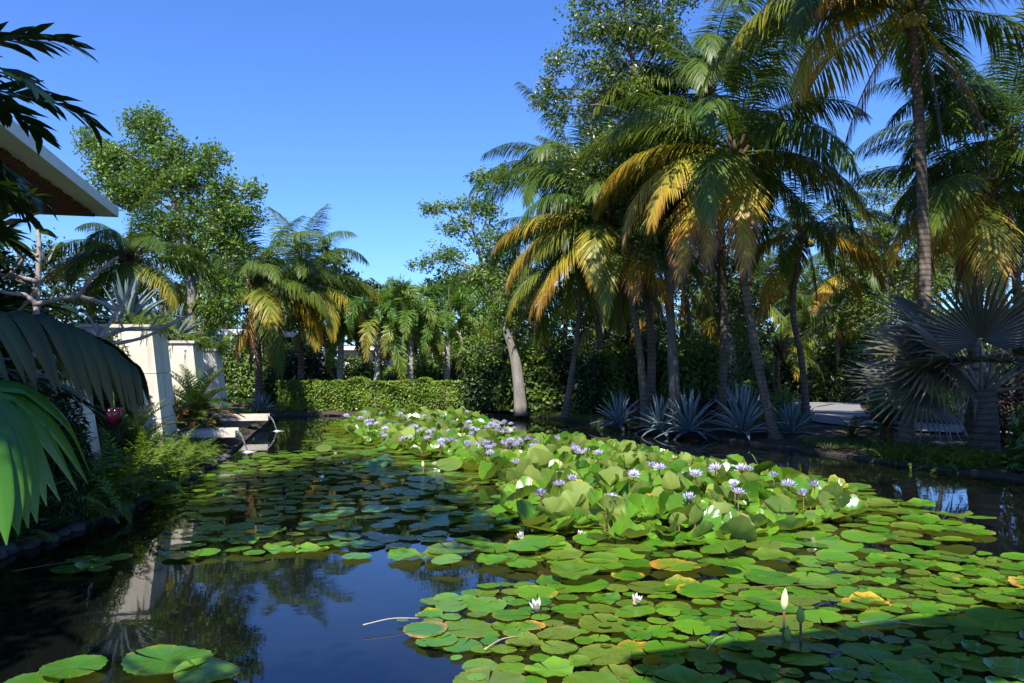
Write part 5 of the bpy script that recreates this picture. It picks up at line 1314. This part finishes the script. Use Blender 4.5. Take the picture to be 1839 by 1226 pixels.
# raised leaves of the mound
X, Rr = throw(mound, 1700, .12, .21, .31, g, 90000)
order = np.argsort([-r / p[1] * (.4 + 1.9 / p[1]) for p, r in zip(X, Rr)])
stuff = MB(); stalks = MB()
V, Fs = tube(np.array([[0, 0, 0], [.0, 0, .5], [0, 0, 1.0]]), [.009, .008, .007], 5); STALK = MB().add(V, Fs).mesh('stalk', M['stem_brown'], True)
for rank, i in enumerate(order):
    (x, y), r = X[i], Rr[i]
    tilt = R(g.choice([g.uniform(5, 30), g.uniform(30, 60), g.uniform(60, 95)], p=[.48, .34, .18])); az = g.uniform(0, 6.28)
    ed_ = min(1.0, poly_dist(x, y, mound) / .75)
    tilt *= .3 + .7 * ed_
    z = .03 + (.02 + .14 * ed_) * (.25 + .75 * g.random()) + .35 * r * math.sin(tilt)
    Mr = Matrix.Rotation(az, 3, 'Z') @ Matrix.Rotation(tilt, 3, 'Y') @ Matrix.Rotation(g.uniform(0, 6.28), 3, 'Z')
    if rank < 300:
        kind = 1 if g.random() < .05 else 0
        how = 'nearly flat' if tilt < R(25) else 'half tilted' if tilt < R(52) else 'upright curled'
        place = 'at the clump edge' if ed_ < .5 else 'among the violet flowers'
        root = empty('lily_leaf', (x, y, 0), how + (' yellowing' if kind else ' green') + ' lily leaf raised on its stalk ' + place, 'lily leaf', 'raised lily leaves')
        o = obj('leaf', LEAFM[kind][int(g.integers(8))], root, (0, 0, z), Mr.to_euler(), r)
        obj('stalk', STALK, root, (0, 0, -.06), None, (1, 1, z + .055))
    else:
        V, Fs, C = leafL[i % 5] if rank > 600 else leafA[i % 8]
        stuff.add(V * r @ np.array(Mr).T + [x, y, z], Fs, np.column_stack([C[:, :2], np.full(len(C), g.random())]))
o = obj('lily_leaves', stuff.mesh('lily_leaves', M['pad'], True)); tag(o, 'dense mass of raised lily leaves in the far part of the flowering clump', 'lily leaves', kind='stuff')

# flowers
def flower_mesh(mat, layers, L, w, seed):
    g = np.random.default_rng(seed); mb = MB()
    for (n, e, s) in layers:
        for k in range(n):
            a = k * 2 * PI / n + e * .01 + g.normal(0, .06); ee = R(e + g.normal(0, 5)); l = L * s * g.uniform(.9, 1.08)
            d = np.array([math.cos(a) * math.cos(ee), math.sin(a) * math.cos(ee), math.sin(ee)]); sd = np.array([-math.sin(a), math.cos(a), 0]); nn_ = np.cross(d, sd)
            V = [d * .01, d * l * .45 - sd * w / 2 + nn_ * -.006, d * l * .45, d * l * .45 + sd * w / 2 + nn_ * -.006, d * l * .78 - sd * w * .32 - nn_ * .004, d * l * .78 + sd * w * .32 - nn_ * .004, d * l]
            mb.add(V, [np.array([[0, 2, 1], [0, 3, 2], [4, 5, 6]]), np.array([[1, 2, 5, 4]])[:0], np.array([[1, 2, 4], [2, 5, 4], [2, 3, 5]])], [(0, 0, 0), (.5, 0, 0), (.4, 0, 0), (.5, 0, 0), (.85, 0, 0), (.85, 0, 0), (1, 0, 0)])
    return mb.mesh('petals', M[mat])
OPEN = flower_mesh('petal', [(11, 16, 1), (10, 36, .95), (8, 58, .8)], .112, .03, 1)
HALF = flower_mesh('petal', [(8, 38, 1), (8, 54, .95), (6, 70, .8)], .108, .03, 2)
WHITE = flower_mesh('petal_white', [(6, 60, 1), (6, 74, .95)], .09, .03, 3)
V, Fs = lathe([(.018, .0), (.022, .012), (.016, .03), (.004, .04)], 8); CENTRE = MB().add(V, Fs).mesh('flower_centre', M['flower_centre'], True)
def flower(px, py, zf, mesh, label, group, g, s=1.0):
    p = W(px, py, zf)
    root = empty('water_lily_flower', (p[0], p[1], 0), label, 'water lily', group)
    o = obj('petals', mesh, root, (0, 0, zf), (g.normal(.12, .2), g.normal(0, .2 if mesh is not WHITE else .6), g.uniform(0, 6.28)), s * g.uniform(.9, 1.1))
    obj('flower_centre', CENTRE, root, (0, 0, zf), o.rotation_euler, s)
    obj('stalk', STALK, root, (0, 0, -.05), None, (.9, .9, zf + .05))
g = np.random.default_rng(14)
near_fl = [(972, 890), (1005, 872), (1028, 863), (1098, 897), (927, 833), (1138, 853), (1172, 840), (1184, 842), (1285, 842), (1332, 843), (1345, 846), (1320, 874), (1326, 886), (1390, 857), (1416, 873), (1443, 890), (1463, 874), (1237, 897), (1250, 853), (880, 815), (1033, 808), (1030, 802), (1010, 785), (998, 790), (1055, 812), (1040, 815), (922, 771), (908, 772), (893, 768), (960, 795), (1075, 815)]
for (px, py) in near_fl:
    flower(px, py, .36 if py > 830 else .32, OPEN if g.random() < .65 else HALF, 'pale violet star-shaped water lily flower held above the near clump of leaves', 'violet flowers above the near leaves', g)
k = 0
while k < 90:
    px, py = g.uniform(620, 960), g.uniform(741, 806)
    w0 = W(px, py, .3)
    if not inside(np.array([w0[:2]]), mound)[0]: continue
    flower(px, py, g.uniform(.26, .38), OPEN if g.random() < .6 else HALF, 'small pale violet water lily flower in the dense far part of the clump', 'violet flowers in the far clump', g, .95)
    k += 1
flower(965, 1096, .05, WHITE, 'closing white water lily flower drooping among the near pads', None, g, 1.0)
flower(1140, 1084, .07, WHITE, 'half open white water lily flower on a curved stalk beside the spotted pads', None, g, 1.0)
flower(938, 968, .06, WHITE, 'pale pointed water lily flower lying on the pads below the raised leaves', None, g, 1.0)
flower(1042, 964, .06, WHITE, 'white water lily flower tucked under a big curled leaf', None, g, .9)
# buds
def bud(label, px, py, zf, L, mat, tilt):
    p = W(px, py, zf)
    root = empty('lily_bud', (p[0], p[1], 0), label, 'flower bud', 'water lily buds')
    V, Fs = lathe([(.004, -.02), (.02, 0), (.028, L * .25), (.024, L * .6), (.012, L * .88), (.001, L)], 10)
    V = V * (1 + .06 * np.sin(np.arctan2(V[:, 1:2], V[:, :1]) * 4)) 
    obj('bud', MB().add(V, Fs).mesh('bud', M[mat], True), root, (0, 0, zf), (0, tilt, 0))
    obj('stalk', STALK, root, (0, 0, -.05), None, (1.2, 1.2, zf + .05))
bud('tall pale cream lily bud standing at the edge of the shade', 1408, 1092, .24, .13, 'bud', .08)
bud('shorter green lily bud on a dark stalk next to the cream bud', 1438, 1115, .2, .1, 'bud_green', -.03)
bud('low green lily bud just above the water below the cream bud', 1414, 1148, .05, .09, 'bud_green', .02)
bud('pale lily bud standing alone over the shaded pads', 785, 868, .16, .12, 'bud', .05)
bud('pale lily bud above the pads next to the far clump', 760, 838, .16, .1, 'bud', -.1)
bud('yellowish lily bud tilted over the dark teal pads', 624, 948, .08, .1, 'bud_green', .4)
bud('slim reddish lily bud on the darkest pads', 511, 888, .24, .1, 'red_gloss', .1)
for k, (x0, y0, x1, y1, lb) in enumerate([(652, 1122, 752, 1110, 'long thin pale stalk floating on the open blue water'), (1310, 1058, 1520, 1052, 'long thin dry stalk lying across the loose pads'), (1545, 1118, 1660, 1124, 'dry stalk lying on the shaded pads'), (1640, 1178, 1690, 1180, 'short dry stalk on the dark shaded pads'), (870, 1166, 930, 1142, 'pale stub of rotting stalk between the loose pads'), (20, 1026, 190, 1004, 'long dry stalk floating by the left bank'), (1270, 1166, 1300, 1142, 'short pale stalk leaning on a shaded pad')]):
    a, b = W(x0, y0, .05), W(x1, y1, .05)
    c = smooth_line([a, (a + b) / 2 + np.array([0, .03, .012]), b], 10); o0 = c[0]
    V, Fs = tube(c - o0, np.linspace(.0055, .003, 10), 5)
    tag(obj('floating_stalk', MB().add(V, Fs).mesh('floating_stalk', M['boot' if k % 2 else 'stem_dry'], True), None, o0), lb, 'stalk', 'dry stalks on the water')
print('objects', len(bpy.data.objects))
